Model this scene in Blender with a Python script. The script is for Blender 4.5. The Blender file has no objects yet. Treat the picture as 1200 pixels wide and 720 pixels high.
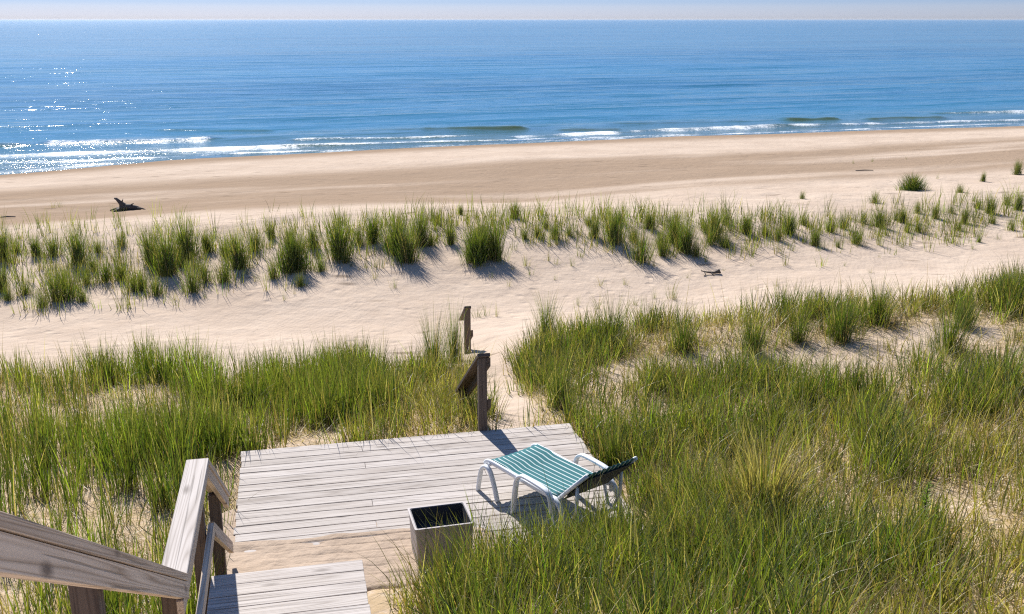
import bpy, math, random
import numpy as np
from mathutils import Vector, Matrix

random.seed(7)
RNG = np.random.default_rng(7)
R = math.radians
SC = bpy.context.scene
COL = SC.collection

# ------------------------------------------------------------------ camera model (photo is 1200 x 720)
FPX, HZ, CAMZ = 1187.0, 23.0, 4.5           # focal length in px, horizon row, eye height above the deck
PITCH = math.atan((360 - HZ) / FPX)
CP, SP = math.cos(PITCH), math.sin(PITCH)


def ray(px, py):
    r, u = (px - 600) / FPX, (360 - py) / FPX
    return np.array([r, CP + u * SP, -SP + u * CP])


def on_z(px, py, z):
    d = ray(px, py)
    k = (z - CAMZ) / d[2]
    return np.array([d[0] * k, d[1] * k, z])


def project(P):
    P = np.asarray(P, float)
    x, y, z = P[..., 0], P[..., 1], P[..., 2] - CAMZ
    d = np.maximum(y * CP - z * SP, 0.05)
    u = y * SP + z * CP
    return 600 + FPX * x / d, 360 - FPX * u / d, d


HEAD = R(12.43)                              # stairs and deck run 12.4 degrees left of the view
AV = np.array([-math.sin(HEAD), math.cos(HEAD)])
BV = np.array([math.cos(HEAD), math.sin(HEAD)])


def W(a, b, z=0.0):
    return Vector((AV[0] * a + BV[0] * b, AV[1] * a + BV[1] * b, z))


def ab(x, y):
    return x * AV[0] + y * AV[1], x * BV[0] + y * BV[1]


SN = np.array([-0.347, 0.938])               # towards the lake
ST = np.array([0.938, 0.347])                # along the shore


def on_b(px, py, b):
    """ray meets the vertical plane of constant b (the plane of a railing) -> a, z"""
    d = ray(px, py)
    k = b / (d[0] * BV[0] + d[1] * BV[1])
    return (d[0] * AV[0] + d[1] * AV[1]) * k, CAMZ + d[2] * k


# ------------------------------------------------------------------ numpy noise
def vnoise(x, y, seed=0):
    xi, yi = np.floor(x).astype(np.int64), np.floor(y).astype(np.int64)
    xf, yf = x - xi, y - yi
    xf, yf = xf * xf * (3 - 2 * xf), yf * yf * (3 - 2 * yf)

    def h(i, j):
        n = (i * 374761393 + j * 668265263 + seed * 974634777) & 0x7FFFFFFF
        n = ((n ^ (n >> 13)) * 1274126177) & 0x7FFFFFFF
        n = ((n ^ (n >> 16)) * 1103515245) & 0x7FFFFFFF
        return (n & 0xFFFFF) / float(0xFFFFF)
    a, b, c, d = h(xi, yi), h(xi + 1, yi), h(xi, yi + 1), h(xi + 1, yi + 1)
    return (a + (b - a) * xf + (c - a) * yf + (a - b - c + d) * xf * yf) * 2 - 1


def fbm(x, y, seed=0, octv=4):
    s, amp = 0, 1.0
    for k in range(octv):
        s = s + amp * vnoise(x * 2 ** k + 17.3 * k, y * 2 ** k - 9.1 * k, seed + k)
        amp *= 0.5
    return s / 1.9


def sstep(e0, e1, x):
    t = np.clip((x - e0) / (e1 - e0), 0, 1)
    return t * t * (3 - 2 * t)


# ------------------------------------------------------------------ terrain
LAKE = -3.0
CPS = []
for p in [
    # far side of the beach
    (0, 205, -3.0), (200, 188, -3.0), (400, 178, -3.0), (600, 169, -3.0), (800, 160, -3.0), (1000, 154, -3.0), (1200, 148, -3.0),
    (600, 185, -2.35), (600, 205, -2.3), (600, 236, -2.1), (100, 218, -2.45), (100, 250, -2.1), (1100, 170, -2.4), (1100, 198, -2.1),
    (350, 210, -2.35), (850, 195, -2.25),
    # foredune
    (0, 278, -1.35), (100, 275, -1.3), (300, 270, -1.15), (500, 265, -1.0), (700, 262, -1.0), (900, 260, -1.1), (1100, 238, -1.3), (1200, 228, -1.3),
    (100, 310, -1.5), (100, 345, -1.7), (300, 312, -1.45), (500, 310, -1.45), (500, 340, -1.7), (800, 305, -1.5), (800, 335, -1.7), (1100, 272, -1.55), (1100, 298, -1.6),
    # swale
    (0, 390, -1.75), (100, 390, -1.75), (300, 385, -1.8), (450, 380, -1.8), (800, 362, -1.7), (1100, 318, -1.5), (1250, 300, -1.4), (620, 370, -1.7),
    # near dune, left
    (0, 465, -0.9), (100, 465, -0.9), (250, 462, -0.88), (400, 458, -0.88), (500, 450, -0.9), (100, 560, -0.3), (50, 640, 0.1), (150, 510, -0.6), (350, 500, -0.5),
    (400, 515, -0.25), (475, 508, -0.22),
    # path
    (560, 502, -0.25), (590, 470, -0.5), (590, 440, -0.85), (570, 395, -1.4), (548, 413, -1.5),
    # near dune, right
    (650, 470, -0.3), (700, 410, -0.5), (850, 395, -0.25), (1000, 372, 0.0), (1200, 343, 0.3), (1000, 450, -0.2), (900, 432, -0.35), (1150, 450, 0.05),
    (800, 500, -0.2), (800, 600, 0.12), (1100, 600, 0.4), (700, 545, -0.12), (672, 500, -0.15), (900, 715, 0.7), (1200, 715, 0.9), (650, 400, -0.6),
]:
    CPS.append(on_z(*p))
for a, b, z in [
    (9.8, 1, -0.3), (8.6, 2, -0.3), (8.8, 0, -0.3), (10.0, -1.0, -0.2), (8.9, -1.0, -0.15), (8.0, -1.0, -0.08), (7.35, 0.2, 0.05), (7.3, 1.5, 0.05), (7.3, 2.6, 0.12), (8.0, 3.3, 0.1),
    (6.8, 1.2, 0.2), (6.6, 2.2, 0.32), (6.8, 0.0, 0.1), (5.8, 0, 0.3), (5.6, 1.2, 0.6), (6.0, -1.5, 0.45), (6.0, -3, 0.55), (3.7, -1.5, 1.45), (3.7, 1.5, 1.5), (3.7, -5, 1.5), (3.7, 5, 1.5),
    (1, 0, 2.4), (1, 6, 2.6), (1, -6, 2.5), (-8, 0, 3.2), (-8, 12, 3.4), (-8, -12, 3.4), (3, 14, 2.0), (3, -14, 2.0), (7.5, -9, -0.1), (8.5, 12, 0.8)]:
    CPS.append(np.array(W(a, b, z)))
for s, t, z in [(75, 0, -3.9), (75, 40, -3.9), (75, -40, -3.9), (100, 0, -5), (100, 70, -5), (100, -70, -5), (57, -45, -3.0), (57, 70, -3.0), (45, -45, -2.3), (45, 70, -2.3),
                (28, -40, -1.3), (30, 60, -1.3), (21, -40, -1.7), (22, 60, -1.5), (14, -40, -0.8), (14, 50, 0.4), (5, -40, 1.2), (5, 50, 1.5)]:
    CPS.append(np.array([SN[0] * s + ST[0] * t, SN[1] * s + ST[1] * t, z]))
CPS = np.array(CPS)


def _fit():
    XY = CPS[:, :2]
    r = np.sqrt(((XY[:, None] - XY[None]) ** 2).sum(-1) + 0.3)
    n = len(XY)
    A = np.zeros((n + 3, n + 3))
    A[:n, :n] = r - 0.02 * np.eye(n)
    A[:n, n] = 1
    A[:n, n + 1:] = XY
    A[n:, :n] = A[:n, n:].T
    return np.linalg.solve(A, np.concatenate([CPS[:, 2], np.zeros(3)]))


COEF = _fit()


def hbase(x, y):
    x, y = np.atleast_1d(np.asarray(x, float)), np.atleast_1d(np.asarray(y, float))
    out = np.empty(x.shape)
    xf, yf, of = x.ravel(), y.ravel(), out.ravel()
    n = len(CPS)
    for k in range(0, len(xf), 20000):
        q = np.sqrt((xf[k:k + 20000, None] - CPS[None, :, 0]) ** 2 + (yf[k:k + 20000, None] - CPS[None, :, 1]) ** 2 + 0.3)
        of[k:k + 20000] = q @ COEF[:n] + COEF[n] + COEF[n + 1] * xf[k:k + 20000] + COEF[n + 2] * yf[k:k + 20000]
    return of.reshape(x.shape)


def hterrain(x, y):
    x, y = np.atleast_1d(np.asarray(x, float)), np.atleast_1d(np.asarray(y, float))
    z = hbase(x, y)
    s = x * SN[0] + y * SN[1]
    a, b = ab(x, y)
    dune = 1 - sstep(30, 36, s)
    beach = 1 - sstep(50, 58, s)
    rough = 0.10 * fbm(x * 0.45, y * 0.45, 3) + 0.05 * fbm(x * 1.3, y * 1.3, 8, 3)
    far = sstep(16, 20, s) * (1 - sstep(24, 30, s))
    z = z + rough * dune * (1 - 0.7 * far) * sstep(5, 12, np.hypot(x, y))
    z = z + 0.018 * fbm(x * 2.2, y * 2.2, 21, 3) * beach * (0.35 + 0.65 * dune)
    z = z + 0.035 * fbm((x * ST[0] + y * ST[1]) * 0.12, s * 0.5, 31, 3) * (1 - dune) * beach
    # under the boards the sand stays below the deck
    da = np.maximum(np.maximum(7.42 - a, a - 10.56), 0)
    db = np.maximum(np.maximum(-0.69 - b, b - 3.01), 0)
    dd = np.hypot(da, db)
    z = np.where(dd < 0.14, np.minimum(z, -0.05 + dd * 2.5), z)
    da = np.maximum(np.maximum(4.6 - a, a - 7.4), 0)
    db = np.maximum(np.maximum(-0.70 - b, b - 0.36), 0)
    dd = np.hypot(da, db)
    z = np.where(dd < 0.3, np.minimum(z, 0.45 + dd * 1.2), z)
    return z


def ground(x, y):
    return float(hterrain(np.array([x]), np.array([y]))[0])


def px_ground(px, py):
    """the point of the terrain seen at a pixel"""
    d = ray(px, py)
    t = np.concatenate([np.arange(3, 40, 0.1), np.arange(40, 110, 0.4)]) / np.hypot(d[0], d[1])
    P = np.array([0, 0, CAMZ])[None] + d[None] * t[:, None]
    g = hterrain(P[:, 0], P[:, 1])
    below = np.nonzero(P[:, 2] <= g)[0]
    i = below[0] if len(below) else len(t) - 1
    if i > 0:
        f0, f1 = P[i - 1, 2] - g[i - 1], P[i, 2] - g[i]
        w = f0 / (f0 - f1 + 1e-9)
        p = P[i - 1] * (1 - w) + P[i] * w
    else:
        p = P[i]
    return np.array([p[0], p[1], ground(p[0], p[1])])


# ------------------------------------------------------------------ material helpers
def mat(name):
    m = bpy.data.materials.new(name)
    m.use_nodes = True
    nt = m.node_tree
    nt.nodes.clear()
    out = nt.nodes.new('ShaderNodeOutputMaterial')
    return m, nt, out


class NT:
    def __init__(s, nt):
        s.t = nt

    def n(s, typ, **kw):
        nd = s.t.nodes.new('ShaderNode' + typ)
        ins = kw.pop('ins', {})
        for k, v in kw.items():
            setattr(nd, k, v)
        for k, v in ins.items():
            if hasattr(v, 'is_linked') or hasattr(v, 'links'):
                s.t.links.new(v, nd.inputs[k])
            else:
                nd.inputs[k].default_value = v
        return nd

    def noise(s, vec, scale, detail=4, rough=0.55, dist=0.0):
        return s.n('TexNoise', ins={'Vector': vec, 'Scale': scale, 'Detail': detail, 'Roughness': rough, 'Distortion': dist}).outputs['Fac']

    def ramp(s, fac, stops):
        nd = s.n('ValToRGB', ins={'Fac': fac})
        cr = nd.color_ramp
        while len(cr.elements) < len(stops):
            cr.elements.new(0.5)
        for e, (p, c) in zip(cr.elements, stops):
            e.position = p
            e.color = (*c, 1) if len(c) == 3 else c
        return nd.outputs['Color']

    def mix(s, fac, a, b, blend='MIX'):
        nd = s.n('Mix', data_type='RGBA', blend_type=blend)
        for k, v in ((0, fac), (6, a), (7, b)):
            if hasattr(v, 'is_linked'):
                s.t.links.new(v, nd.inputs[k])
            else:
                nd.inputs[k].default_value = (*v, 1) if isinstance(v, tuple) and len(v) == 3 else v
        return nd.outputs[2]

    def math(s, op, a, b=0.0, clamp=False):
        nd = s.n('Math', operation=op, use_clamp=clamp)
        for k, v in ((0, a), (1, b)):
            if hasattr(v, 'is_linked'):
                s.t.links.new(v, nd.inputs[k])
            else:
                nd.inputs[k].default_value = v
        return nd.outputs[0]

    def mapr(s, v, a, b, c=0.0, d=1.0):
        return s.n('MapRange', ins={'Value': v, 'From Min': a, 'From Max': b, 'To Min': c, 'To Max': d}).outputs[0]

    def attr(s, name, out='Fac'):
        return s.n('Attribute', attribute_name=name).outputs[out]

    def mapping(s, vec, scale=(1, 1, 1), rot=(0, 0, 0), loc=(0, 0, 0)):
        return s.n('Mapping', ins={'Vector': vec, 'Scale': scale, 'Rotation': rot, 'Location': loc}).outputs[0]

    def bump(s, h, strength, dist, normal=None):
        ins = {'Height': h, 'Strength': strength, 'Distance': dist}
        if normal is not None:
            ins['Normal'] = normal
        return s.n('Bump', ins=ins).outputs[0]

    def link(s, a, b):
        s.t.links.new(a, b)


def principled(g, out, **ins):
    b = g.n('BsdfPrincipled', ins=ins)
    g.link(b.outputs[0], out.inputs['Surface'])
    return b


def simple_mat(name, col, rough=0.5, var=0.12, scale=9.0, bump=0.0):
    m, nt, out = mat(name)
    g = NT(nt)
    co = g.n('TexCoord').outputs['Object']
    f = g.noise(co, scale, 5, 0.6)
    c = g.mix(f, tuple(v * (1 - var) for v in col), tuple(min(1, v * (1 + var)) for v in col))
    kw = {'Base Color': c, 'Roughness': rough}
    if bump:
        kw['Normal'] = g.bump(g.noise(co, scale * 6, 4), bump, 0.004)
    principled(g, out, **kw)
    return m


def wood_mat(name, light, dark, knot, contrast=1.0, fine=1.0):
    m, nt, out = mat(name)
    g = NT(nt)
    gco = g.attr('gco', 'Vector')
    tint = g.attr('tint')
    # ring figure: long noise field turned into contour lines along the board
    base = g.noise(g.mapping(gco, (0.36 / fine, 9.0 * fine ** 0.5, 9.0 * fine ** 0.5)), 1.0, 1.5, 0.40, 0.12)
    rings = g.math('SINE', g.math('MULTIPLY', base, 95.0))
    rings = g.math('POWER', g.mapr(rings, -1, 1, 0, 1), 0.45)
    fibre = g.noise(g.mapping(gco, (3.0, 170, 170)), 1.0, 3, 0.6)
    streak = g.noise(g.mapping(gco, (0.9, 26 * fine, 26 * fine)), 1.0, 4, 0.6)
    blot = g.noise(g.mapping(gco, (1.2, 5, 5)), 1.0, 3, 0.55)
    vor = g.n('TexVoronoi', feature='F1', ins={'Vector': g.mapping(gco, (1.6, 5.2, 5.2)), 'Scale': 1.0, 'Randomness': 1.0}).outputs['Distance']
    kn = g.mapr(vor, 0.04, 0.15, 1, 0)
    f = g.math('ADD', g.math('MULTIPLY', rings, 0.42), g.math('ADD', g.math('MULTIPLY', fibre, 0.18), g.math('MULTIPLY', streak, 0.55)))
    f = g.mapr(f, 0.55 - 0.25 / contrast, 0.55 + 0.27 / contrast, 0, 1)
    c = g.mix(f, dark, light)
    c = g.mix(g.mapr(blot, 0.45, 0.75, 0, 0.35 / fine), c, (dark[0] * 1.15, dark[1] * 1.12, dark[2] * 1.1))
    c = g.mix(g.math('MULTIPLY', kn, 0.85), c, knot)
    c = g.mix(1.0, c, g.ramp(tint, [(0, (0.66, 0.64, 0.62)), (0.5, (0.93, 0.92, 0.90)), (1, (1.0, 1.0, 1.0))]), 'MULTIPLY')
    crack = g.mapr(g.noise(g.mapping(gco, (0.8, 60, 60)), 1.0, 2, 0.5), 0.30, 0.36, 1, 0)
    c = g.mix(g.math('MULTIPLY', crack, 0.6), c, tuple(v * 0.45 for v in dark))
    h = g.math('ADD', g.math('MULTIPLY', fibre, 0.6), g.math('SUBTRACT', g.math('MULTIPLY', rings, 0.4), crack))
    principled(g, out, **{'Base Color': c, 'Roughness': 0.78, 'Specular IOR Level': 0.25, 'Normal': g.bump(h, 0.5, 0.0025)})
    return m


M_DECK = wood_mat('weathered_decking', (0.565, 0.51, 0.47), (0.33, 0.285, 0.25), (0.17, 0.14, 0.12))
M_RAIL = wood_mat('weathered_rail', (0.74, 0.61, 0.485), (0.38, 0.285, 0.205), (0.14, 0.105, 0.085), 1.0, 2.0)
M_POST = wood_mat('treated_post', (0.165, 0.125, 0.10), (0.085, 0.062, 0.05), (0.03, 0.02, 0.015))


def blade_mat(name, trans=0.40, gloss=0.035):
    m, nt, out = mat(name)
    g = NT(nt)
    c = g.attr('col', 'Color')
    co = g.n('TexCoord').outputs['Object']
    f = g.noise(co, 35.0, 2)
    c = g.mix(1.0, c, g.ramp(f, [(0.3, (0.82, 0.82, 0.82)), (0.7, (1.1, 1.1, 1.1))]), 'MULTIPLY')
    d = g.n('BsdfDiffuse', ins={'Color': c})
    t = g.n('BsdfTranslucent', ins={'Color': g.mix(1.0, c, (1.55, 1.55, 0.50), 'MULTIPLY')})
    gl = g.n('BsdfGlossy', ins={'Color': (0.9, 0.9, 0.9, 1), 'Roughness': 0.42})
    m1 = g.n('MixShader', ins={0: trans, 1: d.outputs[0], 2: t.outputs[0]})
    m2 = g.n('MixShader', ins={0: gloss, 1: m1.outputs[0], 2: gl.outputs[0]})
    g.link(m2.outputs[0], out.inputs['Surface'])
    return m


M_GRASS = blade_mat('marram_blades')
M_LEAF = blade_mat('leaf_green', 0.35, 0.015)


def sand_mat():
    m, nt, out = mat('dune_sand')
    g = NT(nt)
    co = g.n('NewGeometry').outputs['Position']
    wet = g.attr('wet')
    lit = g.attr('litter')
    big = g.noise(co, 0.35, 4, 0.55)
    mid = g.noise(co, 3.0, 5, 0.6)
    fine = g.noise(co, 60.0, 3, 0.7)
    c = g.mix(g.mapr(big, 0.35, 0.65), (0.505, 0.402, 0.315), (0.575, 0.466, 0.370))
    c = g.mix(g.math('MULTIPLY', g.mapr(mid, 0.4, 0.7), 0.25), c, (0.44, 0.335, 0.25))
    c = g.mix(1.0, c, g.ramp(fine, [(0.25, (0.84, 0.83, 0.82)), (0.75, (1.12, 1.12, 1.12))]), 'MULTIPLY')
    c = g.mix(wet, c, (0.30, 0.215, 0.148))
    # plant litter: brown stain between the grass stems
    c = g.mix(g.math('MULTIPLY', lit, g.mapr(g.noise(co, 9.0, 5, 0.65), 0.30, 0.52)), c, (0.37, 0.265, 0.13))
    # small dark specks of driftwood and pebbles
    vor = g.n('TexVoronoi', feature='F1', ins={'Vector': co, 'Scale': 3.2, 'Randomness': 1.0})
    speck = g.math('MULTIPLY', g.mapr(vor.outputs['Distance'], 0.025, 0.07, 1, 0), g.mapr(g.noise(co, 0.9, 2), 0.5, 0.6))
    c = g.mix(g.math('MULTIPLY', speck, 0.8), c, (0.10, 0.075, 0.055))
    vor2 = g.n('TexVoronoi', feature='F1', ins={'Vector': g.mapping(co, (0.55, 1.4, 1.0), (0, 0, -R(20))), 'Scale': 1.0, 'Randomness': 1.0})
    wrack = g.math('MULTIPLY', g.mapr(vor2.outputs['Distance'], 0.08, 0.19, 1, 0), g.mapr(g.noise(co, 0.22, 3), 0.45, 0.55))
    c = g.mix(g.math('MULTIPLY', wrack, 0.62), c, (0.16, 0.115, 0.08))
    # footprints and wind dimples
    fv = g.n('TexVoronoi', feature='SMOOTH_F1', ins={'Vector': g.mapping(co, (1, 1, 0.2)), 'Scale': 2.3, 'Smoothness': 0.5, 'Randomness': 1.0}).outputs['Distance']
    dim = g.math('MULTIPLY', g.mapr(fv, 0.0, 0.30, 0, 1), g.mapr(g.noise(co, 0.45, 3), 0.42, 0.6))
    rip = g.n('TexWave', wave_type='BANDS', bands_direction='X', ins={'Vector': g.mapping(co, (1, 1, 1), (0, 0, R(20))), 'Scale': 2.6, 'Distortion': 6.0, 'Detail': 3.0, 'Detail Scale': 0.8}).outputs['Fac']
    n1 = g.bump(g.math('ADD', g.math('MULTIPLY', dim, 0.8), g.math('MULTIPLY', g.noise(co, 4.5, 5, 0.6), 0.8)), 0.7, 0.07)
    n2 = g.bump(g.math('MULTIPLY', rip, g.mapr(g.noise(co, 0.25, 2), 0.4, 0.65)), 0.2, 0.012, n1)
    n3 = g.bump(g.noise(co, 40, 4, 0.7), 0.35, 0.006, n2)
    b = principled(g, out, **{'Base Color': c, 'Roughness': 0.95, 'Specular IOR Level': 0.0, 'Normal': n3})
    return m


M_SAND = sand_mat()


def water_mat():
    m, nt, out = mat('lake_water')
    g = NT(nt)
    co = g.n('NewGeometry').outputs['Position']
    foam = g.attr('foam')
    shal = g.attr('shallow')
    crest = g.attr('crest')
    al = g.mapping(co, (1, 1, 1), (0, 0, -R(20.3)))
    cal = g.noise(g.mapping(al, (0.004, 0.022, 1)), 1.0, 4, 0.6)
    c = g.mix(g.mapr(cal, 0.35, 0.65), (0.008, 0.098, 0.165), (0.024, 0.155, 0.24))
    c = g.mix(shal, c, (0.075, 0.13, 0.125))
    c = g.mix(crest, c, (0.085, 0.115, 0.03))
    n0 = g.noise(g.mapping(al, (0.014, 0.13, 1)), 1.0, 4, 0.6, 0.5)
    chop = g.attr('chop')
    n1 = g.noise(g.mapping(al, (0.10, 0.42, 1)), 1.0, 4, 0.6, 0.6)
    n2 = g.noise(g.mapping(al, (0.55, 1.7, 1)), 1.0, 4, 0.6, 0.5)
    n3 = g.noise(g.mapping(al, (3.2, 6.0, 1)), 1.0, 3, 0.6, 0.3)
    b0 = g.bump(n0, 0.8, 0.95)
    b1 = g.bump(n1, 0.6, 0.19, b0)
    b2 = g.bump(n2, 0.6, 0.07, b1)
    b3 = g.bump(n3, 0.5, g.math('ADD', 0.016, g.math('MULTIPLY', chop, 0.10)), b2)
    fn = g.noise(g.mapping(al, (3.2, 4.2, 1)), 1.0, 7, 0.85, 1.6)
    fm = g.mapr(g.math('ADD', g.math('MULTIPLY', foam, 0.95), g.math('SUBTRACT', g.math('MULTIPLY', fn, 1.7), 1.36)), 0.0, 0.28)
    fr = g.n('Fresnel', ins={'IOR': 1.333, 'Normal': b3}).outputs[0]
    body = g.n('BsdfDiffuse', ins={'Color': c})
    gls = g.n('BsdfGlossy', ins={'Color': (0.9, 0.95, 1.0, 1), 'Roughness': 0.09, 'Normal': b3})
    wat = g.n('MixShader', ins={0: g.math('MULTIPLY', fr, 0.80), 1: body.outputs[0], 2: gls.outputs[0]})
    fo = g.n('BsdfPrincipled', ins={'Base Color': (0.82, 0.85, 0.86, 1), 'Roughness': 0.6, 'Normal': g.bump(fn, 0.8, 0.06)})
    mx = g.n('MixShader', ins={0: fm, 1: wat.outputs[0], 2: fo.outputs[0]})
    g.link(mx.outputs[0], out.inputs['Surface'])
    return m


M_WATER = water_mat()
M_WHITE = simple_mat('white_plastic', (0.74, 0.76, 0.78), 0.38, 0.06, 6)
M_BIN = simple_mat('taupe_plastic', (0.40, 0.35, 0.33), 0.55, 0.12, 8, 0.15)
M_BLACK = simple_mat('black_plastic', (0.03, 0.03, 0.036), 0.5, 0.2, 8)
M_DRIFT = simple_mat('dark_driftwood', (0.085, 0.07, 0.06), 0.85, 0.5, 14, 0.5)
M_TWIG = simple_mat('grey_twig', (0.09, 0.075, 0.065), 0.9, 0.4, 20)


def sling_mat():
    m, nt, out = mat('striped_sling')
    g = NT(nt)
    gco = g.n('SeparateXYZ', ins={'Vector': g.attr('gco', 'Vector')}).outputs['Y']
    fr = g.math('FRACT', g.math('MULTIPLY', gco, 1 / 0.058))
    st = g.math('GREATER_THAN', fr, 0.78)
    st2 = g.math('MULTIPLY', g.math('GREATER_THAN', fr, 0.34), g.math('LESS_THAN', fr, 0.42))
    co = g.n('TexCoord').outputs['Object']
    weave = g.noise(co, 160, 2)
    c = g.mix(g.math('MULTIPLY', st2, 0.6), (0.048, 0.175, 0.19), (0.018, 0.085, 0.093))
    c = g.mix(st, c, (0.55, 0.60, 0.58))
    c = g.mix(1.0, c, g.ramp(weave, [(0.3, (0.85, 0.85, 0.85)), (0.7, (1.1, 1.1, 1.1))]), 'MULTIPLY')
    principled(g, out, **{'Base Color': c, 'Roughness': 0.85, 'Specular IOR Level': 0.15, 'Normal': g.bump(weave, 0.3, 0.002)})
    return m


M_SLING = sling_mat()
M_BACK_SHADE = simple_mat('back_shade_dark', (0.018, 0.026, 0.028), 0.8, 0.3, 14)  # near-black colour painting the shade on the backrest's rear


# ------------------------------------------------------------------ object helpers
def tag(o, label=None, cat=None, group=None, kind=None):
    for k, v in (('label', label), ('category', cat), ('group', group), ('kind', kind)):
        if v:
            o[k] = v
    return o


def empty(name, loc, label, cat, group=None, rz=0.0):
    o = bpy.data.objects.new(name, None)
    o.empty_display_size = 0.2
    COL.objects.link(o)
    o.location = loc
    o.rotation_euler = (0, 0, rz)
    return tag(o, label, cat, group)


class MB:
    """collects boards, sweeps and tubes for ONE mesh"""

    def __init__(s, origin=(0, 0, 0)):
        s.o = Vector(origin)
        s.v, s.f, s.g, s.t = [], [], [], []

    def _add(s, vs, gs, fs, tint):
        k = len(s.v)
        s.v += [Vector(v) - s.o for v in vs]
        s.g += gs
        s.t += [tint] * len(vs)
        s.f += [tuple(i + k for i in f) for f in fs]

    def board(s, p0, p1, side, w, t, tint=None, nseg=1, wob=0.0, cut0=None, cut1=None):
        """box from p0 to p1, w wide along side, t thick; cut0/cut1 = direction of the end cuts (vertical etc.)"""
        p0, p1 = Vector(p0), Vector(p1)
        ax = (p1 - p0).normalized()
        side = (Vector(side) - ax * ax.dot(Vector(side))).normalized()
        up = ax.cross(side)
        L = (p1 - p0).length
        off = (random.uniform(0, 50), random.uniform(0, 50), random.uniform(0, 50))
        tint = random.random() if tint is None else tint
        vs, gs = [], []
        for i in range(nseg + 1):
            q = p0.lerp(p1, i / nseg)
            q = q + up * random.uniform(-wob, wob)
            for a, b in ((-1, -1), (1, -1), (1, 1), (-1, 1)):
                v = q + side * (a * w / 2) + up * (b * t / 2)
                cut = cut0 if i == 0 else cut1 if i == nseg else None
                if cut is not None:          # slide the corner along the axis so that the end is plumb
                    cut = Vector(cut).normalized()
                    v = v - ax * ((v - q).dot(cut) / ax.dot(cut))
                vs.append(v)
                gs.append((off[0] + L * i / nseg, off[1] + a * w / 2, off[2] + b * t / 2))
        fs = [(3, 2, 1, 0), tuple(4 * nseg + i for i in (0, 1, 2, 3))]
        for i in range(nseg):
            for k in range(4):
                fs.append((4 * i + k, 4 * i + (k + 1) % 4, 4 * i + 4 + (k + 1) % 4, 4 * i + 4 + k))
        s._add(vs, gs, fs, tint)

    def sweep(s, pts, side, w, t, tint=0.5):
        """flat bar along a bent path; w along side"""
        pts = [Vector(p) for p in pts]
        side = Vector(side).normalized()
        vs, gs, L = [], [], 0
        n = len(pts)
        for i, p in enumerate(pts):
            ax = (pts[min(i + 1, n - 1)] - pts[max(i - 1, 0)]).normalized()
            up = ax.cross(side).normalized()
            if i:
                L += (p - pts[i - 1]).length
            for a, b in ((-1, -0.5), (-0.6, -1), (0.6, -1), (1, -0.5), (1, 0.5), (0.6, 1), (-0.6, 1), (-1, 0.5)):
                vs.append(p + side * (a * w / 2) + up * (b * t / 2))
                gs.append((L, a * w / 2, b * t / 2))
        fs = [tuple(range(7, -1, -1)), tuple(8 * (n - 1) + k for k in range(8))]
        for i in range(n - 1):
            for k in range(8):
                fs.append((8 * i + k, 8 * i + (k + 1) % 8, 8 * i + 8 + (k + 1) % 8, 8 * i + 8 + k))
        s._add(vs, gs, fs, tint)

    def tube(s, pts, rad, sides=8, jit=0.0, tint=0.5):
        pts = [Vector(p) for p in pts]
        n = len(pts)
        vs, gs = [], []
        for i, p in enumerate(pts):
            ax = (pts[min(i + 1, n - 1)] - pts[max(i - 1, 0)]).normalized()
            ref = Vector((0, 0, 1)) if abs(ax.z) < 0.9 else Vector((1, 0, 0))
            u = ax.cross(ref).normalized()
            w = ax.cross(u)
            for k in range(sides):
                an = 2 * math.pi * k / sides
                r = rad[i] * (1 + random.uniform(-jit, jit))
                vs.append(p + u * (math.cos(an) * r) + w * (math.sin(an) * r))
                gs.append((i * 0.1, an, 0))
        fs = [tuple(range(sides)), tuple(sides * (n - 1) + k for k in range(sides - 1, -1, -1))]
        for i in range(n - 1):
            for k in range(sides):
                fs.append((sides * i + k, sides * i + sides + k, sides * i + sides + (k + 1) % sides, sides * i + (k + 1) % sides))
        s._add(vs, gs, fs, tint)

    def build(s, name, m, parent=None, bevel=0.0, smooth=False, label=None):
        me = bpy.data.meshes.new(name)
        me.from_pydata([tuple(v) for v in s.v], [], s.f)
        a = me.attributes.new('gco', 'FLOAT_VECTOR', 'POINT')
        a.data.foreach_set('vector', np.array(s.g, dtype=np.float32).ravel())
        a = me.attributes.new('tint', 'FLOAT', 'POINT')
        a.data.foreach_set('value', np.array(s.t, dtype=np.float32))
        me.materials.append(m)
        if smooth:
            me.polygons.foreach_set('use_smooth', [True] * len(me.polygons))
        me.update()
        o = bpy.data.objects.new(name, me)
        COL.objects.link(o)
        if parent:
            o.parent = parent
        else:
            o.location = s.o
        if bevel:
            b = o.modifiers.new('bevel', 'BEVEL')
            b.width = bevel
            b.segments = 2
            b.limit_method = 'ANGLE'
            b.angle_limit = R(40)
        if label:
            o['label'] = label
        return o


def grid_mesh(name, X, Y, Z, m, attrs=None, smooth=True):
    nr, nc = X.shape
    me = bpy.data.meshes.new(name)
    me.vertices.add(nr * nc)
    me.vertices.foreach_set('co', np.stack([X, Y, Z], -1).astype(np.float32).ravel())
    i = np.arange((nr - 1) * (nc - 1))
    r, c = i // (nc - 1), i % (nc - 1)
    q = np.stack([r * nc + c, r * nc + c + 1, (r + 1) * nc + c + 1, (r + 1) * nc + c], -1)
    me.loops.add(q.size)
    me.loops.foreach_set('vertex_index', q.ravel().astype(np.int32))
    me.polygons.add(len(q))
    me.polygons.foreach_set('loop_start', (np.arange(len(q)) * 4).astype(np.int32))
    for k, v in (attrs or {}).items():
        a = me.attributes.new(k, 'FLOAT', 'POINT')
        a.data.foreach_set('value', v.astype(np.float32).ravel())
    me.materials.append(m)
    me.update(calc_edges=True)
    me.validate()
    if smooth:
        me.polygons.foreach_set('use_smooth', np.ones(len(me.polygons), dtype=bool))
    o = bpy.data.objects.new(name, me)
    COL.objects.link(o)
    return o


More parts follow.
